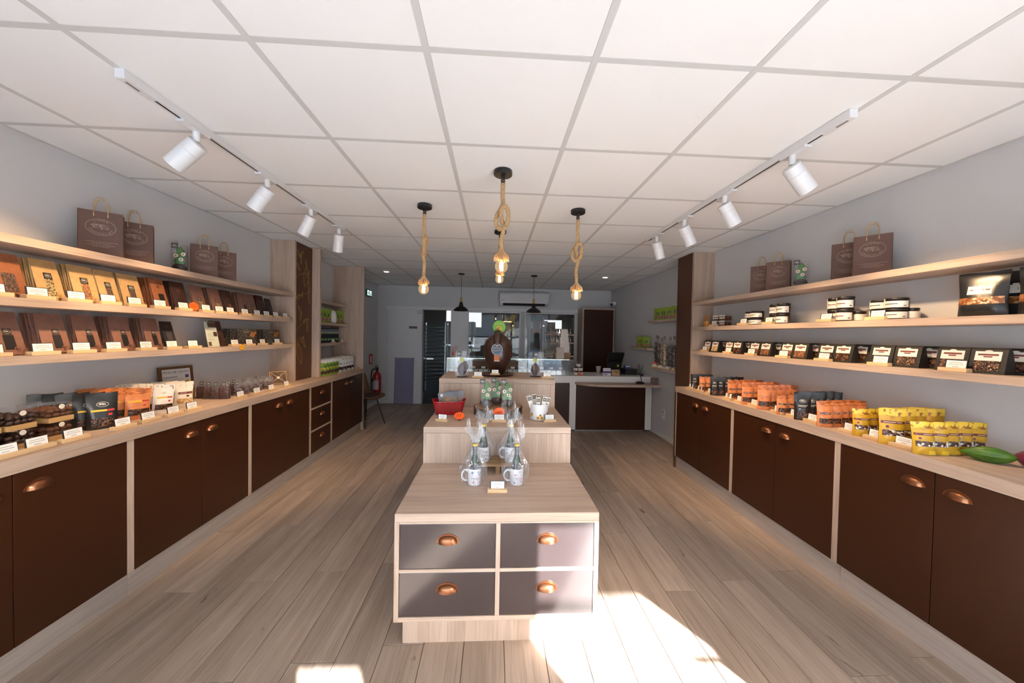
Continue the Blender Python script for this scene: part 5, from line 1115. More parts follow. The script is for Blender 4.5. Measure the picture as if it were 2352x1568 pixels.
def cocoa_pod(lab, mat, L, r):
    t = thing('cocoa_pod', lab, 'cocoa pod', (0, 0, 0)); b = MB(); n, m = 40, 26; vs = []; fs = []
    for j in range(m+1):
        s = j/m; x = (s-.5)*L; base = r*max(.02, math.sin(PI*s**.85))**.75*(1-.25*max(0, s-.8)/.2)
        for i in range(n):
            a = 2*PI*i/n; q = base*(1+.055*math.cos(10*a)*math.sin(PI*s)+.02*math.cos(5*a)); vs.append((x, q*math.cos(a), q*math.sin(a)))
    for j in range(m):
        for i in range(n): fs.append((j*n+i, j*n+(i+1) % n, (j+1)*n+(i+1) % n, (j+1)*n+i))
    fs += [tuple(range(n-1, -1, -1)), tuple(m*n+i for i in range(n))]; b.add(vs, fs, mat); b.build('husk', t, smooth=60); MB().tube([(-L/2+.004, 0, 0), (-L/2-.012, .002, .003)], .006, plain('pod_stem', (.16, .13, .04), .7), 8).build('stem', t); return t
c = cocoa_pod('green ribbed cocoa pod lying on the right worktop beside the yellow pouches', two_tone('green_pod_skin', (.03, .10, .008), (.09, .20, .02), 14, .3, .7, rough=.35, bump=.2), .165, .036); c.location = (2.325, 1.50, ZCt+.0355); c.rotation_euler = (0, .03, math.radians(128))
c = cocoa_pod('purple ribbed cocoa pod at the right edge of the picture', two_tone('purple_pod_skin', (.10, .006, .03), (.24, .02, .08), 14, .3, .7, rough=.35, bump=.2), .19, .043); c.location = (2.395, 1.39, ZCt+.0415); c.rotation_euler = (0, .0, math.radians(70))
# ================================================================ goods on the island
Z1, Z2, Z3 = .6452, .8822, 1.1202
PORC = plain('white_porcelain', (.70, .70, .73), .2, coat=.3)
def mug_gift(x, y, z, rz, hside, lab):
    """printed mug holding a bottle, wrapped in gathered cellophane"""
    t = thing('gift_mug', lab, 'gift', (x, y, z), rz, 'cellophane-wrapped mugs on the low step')
    R, H = .0385, .092
    m = MB(); m.lathe([(R*.93, .0008), (R*.98, .003), (R, .008), (R, H-.002), (R*.985, H), (R*.92, H-.002), (R*.92, .008), (.001, .006)], PORC, 32, cap0=True, cap1=False); mg = m.build('mug', t, smooth=50)
    s = hside; P = spline([(s*R*.96, 0, H*.80), (s*(R+.014), 0, H*.86), (s*(R+.030), 0, H*.68), (s*(R+.032), 0, H*.42), (s*(R+.018), 0, H*.22), (s*R*.96, 0, H*.20)], 6); MB().tube(P, .0052, PORC, 10).build('handle', mg, smooth=60)
    d = MB(); f = lambda a, h: (R*1.008*math.sin(a), -R*1.008*math.cos(a), h); rn = random.Random(int(abs(x)*1000)+3)
    cols = [plain('print_red', (.42, .05, .06), .5), plain('print_blue', (.10, .22, .45), .5), plain('print_green', (.06, .28, .16), .5), plain('print_violet', (.25, .18, .42), .5)]
    A0 = .45
    for i, c in enumerate('MERCI'): put_text(d, c, lambda u, v: f(A0+u/R, v), .019, cols[(i+2) % 4], (i-2)*.0125, .040)
    for i in range(16):
        a = A0+rn.uniform(-1.0, 1.0); h = rn.choice((rn.uniform(.010, .028), rn.uniform(.056, .082))); r = rn.uniform(.004, .007); c = cols[i % 4]
        if i % 3 == 0: put_ring(d, lambda u, v: f(a+u/R, h+v), 0, 0, r, r, r*.35, c, 12)
        elif i % 3 == 1:
            for k in range(5): g = 2*PI*k/5; put_disc(d, lambda u, v: f(a+u/R, h+v), r*.6*math.cos(g), r*.6*math.sin(g), r*.4, r*.4, c, 8)
        else: put_stroke(d, lambda u, v: f(a+u/R, h+v), [(-r, -r*.4), (-r*.3, r*.5), (r*.3, -r*.4), (r, r*.6)], .0018, c)
    d.build('print', mg, fix=False)
    BG = plain('green_bottle_glass', (.012, .045, .028), .12, coat=.4)
    b = MB(); b.lathe([(.024, .010), (.0255, .014), (.0255, .105), (.0225, .130), (.0125, .165), (.0115, .205), (.0125, .207), (.0125, .215), (.001, .216)], BG, 24, cap1=False); bo = b.build('bottle', t, smooth=50)
    MB().lathe([(.0132, .168), (.0126, .212), (.0133, .2165), (.001, .217)], plain('grey_foil', (.10, .11, .13), .3, metal=.6), 20, cap0=False, cap1=False).build('foil_cap', bo, smooth=50); MB().grid(lambda u, v: (.0262*math.cos(-PI/2+(u-.5)*2.4), .0262*math.sin(-PI/2+(u-.5)*2.4), .075+.045*v), 10, 1, plain('dark_bottle_label', (.02, .022, .03), .4)).build('label', bo, smooth=60, fix=False)
    w = MB(); zt = .222; rn = random.Random(int(x*1000)+int(y*100))
    ph = [rn.random()*6.28 for _ in range(6)]
    def wrap(u, v):
        a = 2*PI*u; h = v*zt; k = (.058+.010*math.sin(PI*v)) if v < .5 else .058+.010*math.sin(PI*v)-.054*((v-.5)/.5)**1.1
        k = k-.010*max(0, 1-v*5)
        k = max(k, .0135)*(1+.07*math.sin(7*a+ph[0]+6*v)+.05*math.sin(13*a+ph[1]-4*v)); k *= 1+.25*max(0, math.cos(a if s > 0 else a-PI))*(1-v)**.5*(v < .5)
        return (k*math.cos(a), k*.9*math.sin(a), .0012+h)
    w.grid(wrap, 56, 16, CELLO)
    def flare(u, v):
        a = 2*PI*u; k = .0135+(.006+.024*v)*v*(1+.45*math.sin(5*a+ph[2])+.3*math.sin(9*a+ph[3])); h = zt+.095*v*(1+.35*math.sin(3*a+ph[4])+.25*math.sin(8*a+ph[5])*v)
        return (k*math.cos(a)*1.2, k*math.sin(a)*.7, h)
    w.grid(flare, 64, 8, CELLO); w.build('wrap', t, smooth=35, fix=False)
    r = MB(); r.lathe([(.0150, zt-.007), (.0165, zt-.004), (.0165, zt+.004), (.0150, zt+.007)], plain('gold_ribbon', (.62, .44, .12), .3, bump=.2, scale=300), 18, cap0=False, cap1=False); r.build('ribbon', t, smooth=50); return t
mug_gift(-.098, 1.955, Z1, 0, -1, 'wrapped gift mug at the front left of the low step'); mug_gift(.140, 1.955, Z1, .05, -1, 'wrapped gift mug at the front right of the low step')
pal = thing('mini_pallet', 'small wooden pallet carrying the two rear gift mugs', 'pallet', (.035, 2.172, Z1)); PW_ = wood('pallet_wood', 0, (.30, .17, .08), (.42, .26, .13), (.2, .11, .05), scale=2)
for k in range(6): MB().box(-.15, .15, -.082+k*.0295, -.082+k*.0295+.018, .044, .054, PW_).build('slat', pal, bev=.001)
for x in (-.13, 0, .13): MB().box(x-.014, x+.014, -.082, .083, .0345, .0438, PW_).build('bearer', pal); [MB().box(x-.014, x+.014, y-.014, y+.014, 0, .034, PW_).build('block', pal) for y in (-.066, 0, .066)]
mug_gift(-.055, 2.165, Z1+.0545, .1, -1, 'wrapped gift mug on the small pallet, left one'); mug_gift(.115, 2.165, Z1+.0545, -.1, -1, 'wrapped gift mug on the small pallet, right one')
price_tag(.031, 1.850, Z1+.0003, 0, 'white price card in a wooden block in front of the gift mugs', .95)
# middle step
rb = thing('red_basket', 'red enamelled metal basket with honeycomb cut-outs on the middle step', 'basket', (-.335, 2.655, Z2), .10); RE = plain('red_enamel', (.33, .006, .014), .25, coat=.4)
def bas(u, v, o=0):
    a = 2*PI*u; c, s = math.cos(a), math.sin(a); e = .55; k = .78+.22*v
    return ((.125*k+o)*math.copysign(abs(c)**e, c), (.075*k+o)*math.copysign(abs(s)**e, s), .001+.098*v*(1+.10*abs(c)**3))
b = MB(); b.grid(lambda u, v: bas(u, v), 40, 6, RE); b.grid(lambda u, v: bas(u, v, -.002), 40, 6, RE, flip=True); b.add([bas(i/40, 0) for i in range(40)], [tuple(range(40))], RE); b.build('bowl', rb, smooth=50, fix=False)
b = MB()
for q in range(9):
    for r_ in range(4):
        cx = -.085+q*.0205; cz = .030+r_*.0165+(.008 if q % 2 else 0)
        def hx(i, k): return (cx+k*math.cos(PI/3*i), cz+k*math.sin(PI/3*i))
        def at(p):
            x, z = p; v = max(0, min(1, z/.1)); kk = .78+.22*v; n_ = min(.985, abs(x)/(.125*kk)); return (x, -.075*kk*(1-n_**(2/.55))**(.55/2)-.0012, z)
        o_ = [at(hx(i, .0085)) for i in range(6)]; i_ = [at(hx(i, .0068)) for i in range(6)]
        if abs(cx) > .1: continue
        b.add(o_+i_, [(i, (i+1) % 6, 6+(i+1) % 6, 6+i) for i in range(6)], plain('worn_red_metal', (.42, .13, .10), .3, metal=.7))
b.build('honeycomb', rb, fix=False)
MB().tube([bas(i/40, 1) for i in range(40)], .0035, RE, 6, closed=True).build('rim', rb, smooth=60)
def cookie_pack(lab):
    t = thing('cookie_pack', lab, 'packet', (0, 0, 0), 0, 'cookie packs in the red basket'); COOK = specks('cookie', (.34, .17, .06), (.46, .26, .10), 160, .5, .7, (.20, .09, .03))
    b = MB(); b.lathe([(.001, -.005), (.036, -.005), (.038, 0), (.036, .005), (.001, .005)], COOK, 20, T=Matrix.Translation((.005, .004, .06)) @ Matrix.Rotation(PI/2, 4, 'X'), cap0=False, cap1=False); b.build('cookie', t, smooth=40)
    b = MB(); b.box(-.055, .055, .010, .0125, .001, .130, plain('violet_grey_card', (.13, .115, .135), .5)); b.build('card', t); MB().box(-.057, .057, -.008, .0135, 0, .133, CLEARB).build('wrapper', t, bev=.003)
    b = MB(); put_disc(b, lambda x, y: (x, -.0088, y), -.03, .112, .011, .011, CHALK, 14); b.build('seal', t, fix=False); return t
ck = cookie_pack('violet cookie pack standing in the red basket, front one'); ck.location = (-.345, 2.625, Z2+.035); ck.rotation_euler = (-.16, -.12, .12)
for i, (x, y, a) in enumerate(((-.31, 2.66, .15), (-.285, 2.693, .22))): dup(ck, (x, y, Z2+.037), rot=(-.16, -.1+.1*i, a), label='violet cookie pack in the red basket, %s behind the front one' % ORD[i])
wd = thing('wood_slice', 'round slice of tree trunk with dark bark on the middle step', 'wood slice', (.038, 2.655, Z2)); rn = random.Random(2); N = 48; rr = [.184*(1+.03*math.sin(3*2*PI*i/N)+.012*rn.random()) for i in range(N)]
b = MB(); v = [(rr[i]*math.cos(2*PI*i/N), rr[i]*.92*math.sin(2*PI*i/N), z) for z in (0, .022, .058) for i in range(N)]; b.add(v, [(k*N+i, k*N+(i+1) % N, (k+1)*N+(i+1) % N, (k+1)*N+i) for k in range(2) for i in range(N)], two_tone('bark', (.025, .014, .009), (.10, .055, .03), 60, .35, .65, rough=.9, bump=.8)); b.build('bark', wd, smooth=40)
b = MB(); b.add([(rr[i]*.965*math.cos(2*PI*i/N), rr[i]*.92*.965*math.sin(2*PI*i/N), .0583) for i in range(N)], [tuple(range(N))], wood('slice_wood', 0, (.27, .15, .08), (.36, .22, .12), (.18, .09, .045))); b.build('cut_face', wd)
for i, (x, y, lb) in enumerate(((-.052, 2.63, 'left'), (.105, 2.625, 'right'), (.028, 2.715, 'middle, rear'))): dup(FL, (x, y, Z2+.059), 0+.1*(i-1), 'green chocolate flower in a clear bag on the wood slice, %s one' % lb, scale=(1.12, 1.12, 1.05))
b = burst('price_burst', 'orange star-burst price card marked -20% leaning on the wood slice', .040, FLUO, '-20%'); b.location = (.045, 2.468, Z2+.012); b.rotation_euler = (-.12, 0, 0)
b = burst('price_burst', 'orange star-burst price card lying before the red basket', .036, FLUO, None, aspect=1); b.location = (-.235, 2.440, Z2+.003); b.rotation_euler = (-.85, 0, .12)
price_tag(.043, 2.405, Z2+.0003, 0, 'white price card in a wooden block before the wood slice', .9); price_tag(-.352, 2.42, Z2+.0003, -.28, 'white price card in a wooden block before the red basket', .8); price_tag(.400, 2.42, Z2+.0003, .24, 'white price card in a wooden block before the sunflower pot', .85)
wp = thing('sunflower_pot', 'white glazed pot printed with sunflowers on the middle step', 'pot', (.335, 2.50, Z2)); b = MB(); b.lathe([(.060, .0005), (.066, .004), (.067, .01), (.067, .112), (.0655, .115), (.063, .112), (.063, .01), (.001, .008)], PORC, 36, cap1=False); b.build('body', wp, smooth=50)
b = MB(); R = .0676; SY = plain('sunflower_yellow', (.72, .40, .02), .4); SB = plain('sunflower_heart', (.20, .07, .02), .5)
for a, h, r in ((-.95, .045, .013), (-1.15, .030, .010), (.02, .040, .011), (-.20, .022, .013), (.17, .022, .014), (.95, .05, .012), (1.25, .045, .010)):
    f = lambda u, v: (R*math.sin(a+u/R), -R*math.cos(a+u/R), h+v); g = lambda u, v: (R*1.006*math.sin(a+u/R), -R*1.006*math.cos(a+u/R), h+v)
    for k in range(8): c, s = math.cos(2*PI*k/8), math.sin(2*PI*k/8); put_disc(b, f, r*.62*c, r*.62*s, r*.42, r*.24, SY, 8, 2*PI*k/8)
    put_disc(b, g, 0, 0, r*.42, r*.42, SB, 10)
b.build('sunflower_print', wp, fix=False)
def nougat(lab):
    t = thing('sweet_bar', lab, 'sweet bar', (0, 0, 0), 0, 'white wrapped bars in the sunflower pot'); w = .016
    MB().box(-w, w, -.008, .008, 0, .150, two_tone('cream_wrapper', (.62, .55, .45), (.76, .72, .64), 60, .4, .6, rough=.35)).build('wrapper', t, bev=.003); b = MB(); black_label(b, lambda x, y: (x, -.0087, y), 0, .130, .0125); b.build('label', t, fix=False); return t
nb = nougat('')
for i, (x, y, tx, ty) in enumerate(((-.012, -.03, .10, -.03), (.018, -.034, .08, .16), (-.042, -.01, .05, -.33), (.044, -.005, .05, .22), (.026, .018, -.08, .12), (-.02, .022, -.10, -.14), (.0, .045, -.16, .02), (-.045, .03, -.12, -.3))):
    lb = 'white wrapped sweet bar in the sunflower pot, %s' % ('front left', 'front right', 'far left', 'far right', 'behind the front right one', 'behind the front left one', 'rearmost', 'rear left')[i]
    e = (tx, ty, 0); loc = (.335+x*.75, 2.50+y*.75, Z2+.016+.006*(i % 3))
    if i == 0: nb.location = loc; nb.rotation_euler = e; nb['label'] = lb
    else: dup(nb, loc, rot=e, label=lb)
# top step: the great chocolate egg
pt = thing('wooden_plate', 'round dark wooden plate under the large chocolate egg', 'plate', (.036, 3.155, Z3)); MB().lathe([(.10, .0006), (.115, .002), (.150, .016), (.152, .020), (.147, .020), (.11, .009), (.001, .008)], wood('plate_wood', 0, (.10, .035, .015), (.16, .06, .028), (.06, .02, .01), rough=.3), 48, cap1=False).build('dish', pt, smooth=50)
eg = thing('chocolate_egg', 'large dark chocolate egg with a blue rosette on the top step', 'chocolate egg', (.038, 3.165, Z3+.0095))
prof = [(.001, 0), (.052, .0), (.056, .004)]
for j in range(1, 29):
    s = j/28; z = .004+.368*s; r = .056+(.130-.056)*math.sin(PI/2*s/.57)**.92 if s < .57 else .130*max(0, 1-((s-.57)/.43)**2.15)**.5; prof.append((max(.001, r), z))
b = MB(); b.lathe(prof, DARKCH, 48, cap0=False, cap1=False); b.build('egg', eg, smooth=70)
kn = MB(); P = spline([(-.012, -.112, .262), (-.012, -.102, .30), (-.010, -.080, .345), (-.006, -.060, .372)], 6); n_ = len(P); kn.tube(P, .03, DARKCH, 20, rad=[.022+.013*math.sin(PI*min(1, i/(n_-1)*.8+.1)) for i in range(n_)]); kn.ball((-.006, -.058, .374), .0335, DARKCH, 20, 12); kn.build('knob', eg, smooth=70)
md = MB(); Rm = Matrix.Translation((-.012, -.1345, .232)) @ Matrix.Rotation(-.05, 4, 'X'); md.lathe([(.001, .003), (.050, .003), (.052, 0), (.001, 0)], plain('rosette_blue', (.02, .055, .12), .4), 32, T=Rm @ Matrix.Rotation(PI/2, 4, 'X'), cap0=False, cap1=False); mo = md.build('rosette', eg, smooth=30)
e = MB(); f = lambda x, y: Rm @ Vector((x, -.0042, y)); GP = plain('gold_print', (.55, .40, .14), .4); put_ring(e, f, 0, 0, .049, .049, .004, plain('rosette_rim', (.45, .38, .32), .5), 40); put_text(e, 'TRADITION', f, .017, GP, 0, .010, 0, .070); put_text(e, 'Gourmande', f, .020, GP, 0, -.010, .08, .072); put_disc(e, f, 0, .033, .010, .006, GP)
e.build('lettering', mo, fix=False)
MB().box(-.036, .012, -.1335, -.1315, .130, .184, plain('ribbon_orange', (.42, .11, .02), .5)).box(-.036, .012, -.134, -.1313, .128, .132, CHALK).build('ribbon_tail', eg)
gd = MB(); Rg = Matrix.Translation((.005, -.02, .432)); gd.lathe([(.001, .0015), (.058, .0015), (.058, -.0015), (.001, -.0015)], plain('disc_green', (.10, .30, .012), .45), 36, T=Rg @ Matrix.Rotation(PI/2, 4, 'X'), cap0=False, cap1=False); go = gd.build('green_disc', eg, smooth=30)
e = MB(); f = lambda x, y: Rg @ Vector((x, -.0022, y)); YP = plain('yellow_print', (.80, .55, .02), .5); put_text(e, 'DE FRANCE', f, .018, YP, 0, .024, 0, .085)
for k in range(6): put_disc(e, f, .014*math.cos(PI/3*k)-.002, -.012+.012*math.sin(PI/3*k), .010, .010, plain('flower_orange', (.75, .38, .06), .5), 10)
put_disc(e, f, .036, -.042, .009, .006, YP); e.build('lettering', go, fix=False)
MB().box(.004, .010, -.020, -.017, .36, .42, CLEARB).build('disc_stem', eg)
price_tag(.012, 3.02, Z3+.0205, 0, 'white price card leaning on the plate of the large egg', .75)
def boxed_egg(lab, w, d, h, hen):
    t = thing('boxed_egg', lab, 'chocolate egg', (0, 0, 0)); m = plain('milk_chocolate_egg', (.085, .034, .022), .35) if not hen else plain('dull_chocolate', (.075, .045, .045), .4)
    b = MB(); b.lathe([(.001, .012)]+[(max(.001, .040*math.sin(PI*(.06+.94*j/16))**.8), .012+.115*j/16) for j in range(17)], m, 24, cap0=False, cap1=False, sy=.8)
    if hen: b.ball((.025, -.018, .118), .016, m, 14, 9); b.ball((.032, -.026, .09), .020, m, 14, 9, (1, .8, 1.5)); b.tube([(.026, -.022, .10), (.034, -.034, .075), (.028, -.03, .05)], .008, m, 8)
    else: b.tube([(-.006, -.03, .115), (-.004, -.035, .085), (.0, -.034, .06)], .010, m, 8); b.tube(spline([(-.04, .0, .05), (-.02, -.03, .058), (.02, -.03, .055), (.04, 0, .052)], 5), .004, m, 6)
    b.build('egg', t, smooth=60); MB().lathe([(.001, 0), (.046, 0), (.048, .004), (.044, .011), (.001, .011)], DARKCH, 24, cap0=False, cap1=False).build('base', t, smooth=40)
    b = MB(); b.lathe([(.001, .001), (.020, .001), (.020, -.001), (.001, -.001)], plain('disc_olive', (.36, .36, .02), .5), 20, T=Matrix.Translation((-.004, -.006, .148)) @ Matrix.Rotation(PI/2, 4, 'X'), cap0=False, cap1=False); b.build('badge', t)
    MB().box(-w/2, w/2, -d/2, d/2, .0005, h, CLEARB).build('clear_box', t, bev=.004); b = MB(); black_label(b, lambda x, y: (x, -d/2-.001, y), -.03 if hen else 0, h-.024, .020); b.build('label', t, fix=False); return t
e1 = boxed_egg('chocolate egg figure in a clear bag on the left of the top step', .118, .09, .225, True); e1.location = (-.272, 3.005, Z3+.0003); e1.rotation_euler = (0, 0, .12)
e2 = boxed_egg('chocolate egg in a clear box on the right of the top step', .140, .10, .225, False); e2.location = (.372, 3.08, Z3+.0003)
price_tag(-.135, 2.965, Z3+.0003, 0, 'white price card in a wooden block left of the wooden plate', .85); price_tag(.465, 2.985, Z3+.0003, 0, 'white price card in a wooden block before the boxed egg', .85)
# ================================================================ goods on and around the sales counter
ZC0 = .8703
cb_ = thing('sweet_box', '', 'box', (0, 0, 0), 0, 'white boxes of chocolates in the display case'); MB().box(-.066, .066, 0, .16, 0, .075, plain('case_white', (.62, .62, .62), .4)).build('tray', cb_, bev=.002)
b = MB(); rn = random.Random(11)
for i in range(4):
    for j in range(4): b.ball((-.048+i*.032, .024+j*.037, .079), .014, CHOC if (i+j) % 2 else plain('nougat_brown', (.16, .07, .03), .4), 8, 6, (1, 1, .7))
b.build('chocolates', cb_, smooth=60)['kind'] = 'stuff'
MB().box(-.03, .03, .02, .024, .083, .118, PAPER).build('ticket', cb_); MB().box(-.004, .004, -.0012, -.0004, .040, .0745, MAROON).build('seal', cb_)
for i in range(12):
    x = -.62+i*.153; lb = 'white box of chocolates in the display case, %s from the kitchen door' % ORD[i]
    if i == 0: cb_.location = (x, 5.40, .8747); cb_['label'] = lb
    else: dup(cb_, (x, 5.40, .8747), 0, lb)
rdb = thing('red_gift_box', '', 'box', (0, 0, 0), 0, 'dark red gift boxes at the back of the display case'); MB().box(-.08, .08, -.05, .05, 0, .12, plain('burgundy_card', (.14, .012, .022), .35)).build('carton', rdb, bev=.003); MB().box(-.01, .01, -.0515, -.0502, 0, .12, plain('burgundy_ribbon', (.3, .05, .05), .4)).build('ribbon', rdb)
for i in range(3):
    x = .72+.17*i; lb = 'dark red gift box in the display case, %s from the left' % ORD[i]
    if i == 0: rdb.location = (x, 5.79, .8747); rdb['label'] = lb
    else: dup(rdb, (x, 5.79, .8747), 0, lb)
o = thing('wooden_tray_back', 'brown wooden board at the back of the display case', 'board', (-.10, 5.80, .8747)); MB().box(-.50, .60, 0, .02, 0, .17, plain('case_brown', (.20, .10, .055), .5)).build('board', o)
ZT = .8705+.2567
for k, (w, h) in enumerate(((.165, .085), (.155, .082), (.138, .075), (.122, .072), (.100, .062))):
    zz = ZT+.0925+sum((.0853, .0823, .0753, .0723)[:k]); o = thing('cake_box', 'white card box in the tower on the display case, %s' % ('lowest', 'second from below', 'middle one', 'second from top', 'topmost')[k], 'box', (1.135, 5.62, zz), .05*(k % 2), 'tower of white boxes on the display case')
    cw = plain('white_carton', (.72, .65, .61), .6); MB().box(-w/2, w/2, -w/2, w/2, 0, h-.022, cw).build('carton', o); MB().box(-w/2-.002, w/2+.002, -w/2-.002, w/2+.002, h-.0215, h, cw).build('lid', o, bev=.001)
for k in range(3):
    o = thing('wooden_crate', 'flat wooden crate under the white boxes, %s' % ('lowest', 'middle', 'top')[k], 'crate', (1.10, 5.60, ZT+.0305*k), 0, 'flat wooden crates on the display case'); cw = plain('crate_wood', (.40, .22, .11), .6)
    b = MB(); b.box(-.12, .12, -.08, -.074, 0, .027, cw); b.box(-.12, .12, .074, .08, 0, .027, cw); b.box(-.12, -.114, -.074, .074, 0, .027, cw); b.box(.114, .12, -.074, .074, 0, .027, cw); b.box(-.114, .114, -.074, .074, 0, .006, cw); b.build('box', o); MB().box(-.119, .119, -.0815, -.0802, .010, .014, plain('crate_gap', (.12, .06, .03), .7)).build('slot', o)
o = thing('menu_card', 'upright cream card before the wooden crates on the display case', 'card', (1.055, 5.47, ZT), 0, rot=(-.10, 0, 0)); MB().box(-.062, .062, -.004, .012, 0, .18, plain('cream_card', (.52, .46, .42), .6)).build('card', o); e = MB(); f = lambda x, y: (x, -.0048, y)
put_ring(e, f, -.025, .145, .02, .015, .0015, INK, 18)
for yy in (.10, .085, .07, .055): put_stroke(e, f, [(-.045, yy), (0, yy), (.04, yy)], .0025, INK)
e.build('print_lines', o, fix=False)
o = thing('pink_notice', 'small pinkish notice standing on the left end of the display case', 'card', (-.63, 5.55, ZT), 0, rot=(-.12, 0, 0)); MB().box(-.055, .055, -.003, .008, 0, .17, plain('pink_card', (.42, .34, .34), .6)).build('card', o); MB().box(-.04, -.01, -.004, -.0031, .02, .08, plain('print_red', (.42, .05, .06), .5)).build('picture', o)
o = thing('red_tin', 'small bright red tin on the right end of the display case top', 'tin', (1.155+.02, 5.80, ZT)); MB().lathe([(.03, 0), (.032, .003), (.032, .09), (.03, .094), (.001, .095)], plain('tin_red', (.5, .01, .01), .3), 20, cap1=False).build('tin', o, smooth=40); MB().lathe([(.0325, .085), (.0325, .096), (.001, .0965)], RED, 20, cap0=False, cap1=False).build('lid', o, smooth=40)
JS = jar(.036, .066, '', 'jars stacked on the sales counter'); k = 0
for (x, z, w) in ((1.315, 0, 'bottom left'), (1.39, 0, 'bottom right'), (1.305, .0665, 'middle left'), (1.385, .0665, 'middle right'), (1.35, .133, 'top')):
    put(JS, (x, 5.46, ZC0+z), 0, 'jar of spread stacked on the sales counter, %s' % w)
b = burst('price_burst', 'small orange star-burst card before the jars on the sales counter', .022, FLUO, None); b.location = (1.365, 5.395, ZC0+.008); b.rotation_euler = (-.4, 0, 0)
o = thing('price_block', 'small orange wooden block under the burst card on the sales counter', 'block', (1.365, 5.40, ZC0)); MB().box(-.045, .045, -.02, .02, 0, .012, plain('orange_block', (.40, .13, .04), .5)).build('block', o, bev=.001)
reg = thing('cash_register', 'black point-of-sale terminal seen from behind on the sales counter', 'cash register', (2.03, 5.72, ZC0), .12); MB().box(-.15, .15, -.12, .12, 0, .02, BLACK).build('base', reg, bev=.004)
b = MB(); b.prism([(-.04, .02), (.08, .02), (.06, .20), (.10, .25), (.0, .25), (-.06, .20)], 0, -.10, .10, BLACK); b.build('stand', reg, bev=.006); b = MB(); Rr = Matrix.Translation((0, -.03, .27)) @ Matrix.Rotation(.5, 4, 'X'); b.box(-.13, .13, -.02, .02, -.10, .10, BLACK, T=Rr); b.build('screen_back', reg, bev=.008); b = MB(); put_disc(b, lambda x, y: (x, -.0615+.1*(y-.1)*0, y), .03, .14, .018, .018, plain('sticker_lime', (.40, .50, .06), .5), 18); b.build('sticker', reg, fix=False); MB().box(-.06, -.02, -.0535, -.0515, .30, .315, STEEL).build('badge', reg)
o = thing('till_box', 'black cash drawer box beside the terminal on the sales counter', 'box', (2.265, 5.70, ZC0)); MB().box(-.10, .10, -.12, .12, 0, .095, BLACK).build('body', o, bev=.003); MB().box(-.095, .095, -.124, -.1201, .008, .08, BLACK_M).build('front', o)
o = thing('review_stand', 'small white and blue acrylic stand headed with coloured letters on the sales counter', 'stand', (1.80, 5.40, ZC0), 0, rot=(-.10, 0, 0)); MB().box(-.062, .062, 0, .006, 0, .122, plain('stand_white', (.66, .66, .68), .3)).build('plate', o, bev=.003); MB().box(-.061, .061, -.0012, -.0003, .045, .072, plain('stand_navy', (.03, .03, .14), .4)).build('band', o); e = MB(); f = lambda x, y: (x, -.0016, y)
for i, (c, m) in enumerate(zip('Google', ('letter_blue', 'letter_red', 'letter_yellow', 'letter_blue', 'letter_green', 'letter_red'))): put_text(e, c, f, .030, plain(m, {'letter_blue': (.06, .17, .62), 'letter_red': (.6, .05, .03), 'letter_yellow': (.72, .45, .01), 'letter_green': (.04, .36, .09)}[m], .5), -.036+i*.0145, .094)
put_stroke(e, f, [(-.05, .02), (-.02, .03), (.0, .015)], .012, plain('print_red', (.42, .05, .06))); put_stroke(e, f, [(-.05, .032), (-.02, .012), (.01, .028)], .008, plain('letter_blue', (.06, .17, .62))); e.build('lettering', o, fix=False); MB().box(-.05, .05, .006, .05, 0, .004, CLEARL).build('foot', o)
o = thing('donation_box', 'small beige card box with printed band on the sales counter', 'box', (1.945, 5.41, ZC0), .06); MB().box(-.062, .062, 0, .09, 0, .094, plain('beige_card', (.46, .30, .17), .6)).build('carton', o, bev=.002); MB().box(-.03, .05, -.0012, -.0003, .055, .072, plain('brown_print', (.22, .11, .05), .6)).box(-.01, .04, -.0012, -.0003, .035, .042, plain('brown_print', (.22, .11, .05))).build('print', o)
o = thing('white_cup', 'small white paper cup behind the coloured stand on the sales counter', 'cup', (1.755, 5.72, ZC0)); MB().lathe([(.030, 0), (.030, .01), (.042, .115), (.045, .117), (.045, .12), (.040, .118), (.001, .05)], plain('cup_white', (.5, .5, .5), .5), 20, cap1=False).build('cup', o, smooth=40); MB().lathe([(.0445, .117), (.0445, .121), (.04, .121)], PAPER, 20, cap0=False, cap1=False).build('rim', o)
o = thing('blue_box', 'small blue and white carton on the cash drawer', 'box', (2.225, 5.68, ZC0+.0955), .2); MB().box(-.045, .045, -.03, .03, 0, .05, plain('carton_blue', (.03, .07, .22), .5)).build('carton', o, bev=.002); MB().box(-.04, .04, -.0312, -.0302, .028, .045, PAPER).build('label', o)
pc_ = thing('pen_cup', 'clear glass of pens at the right end of the sales counter', 'cup', (2.415, 5.62, ZC0)); MB().lathe([(.034, .001), (.038, .11), (.036, .11), (.032, .004), (.001, .004)], GLASS_G, 20, cap1=False).build('glass', pc_, smooth=40)
for i, (dx, dy, m) in enumerate(((-.03, .0, MAROON), (.01, .02, BLACK), (.06, -.01, BLACK), (-.01, -.02, plain('pen_blue', (.03, .03, .14), .4)), (.03, .02, STEEL))):
    o = thing('pen', 'pen standing in the glass on the sales counter, %s' % ('leaning left', 'upright dark one', 'leaning far right', 'blue one', 'metal one')[i], 'pen', (2.415, 5.62, ZC0+.006), 0, 'pens in the glass'); MB().tube([(dx*.15, dy*.15, 0), (dx, dy, .155)], .0042, m, 8).build('barrel', o, smooth=50); MB().tube([(dx, dy, .155), (dx*1.04, dy*1.04, .162)], .005, m, 8).build('button', o)
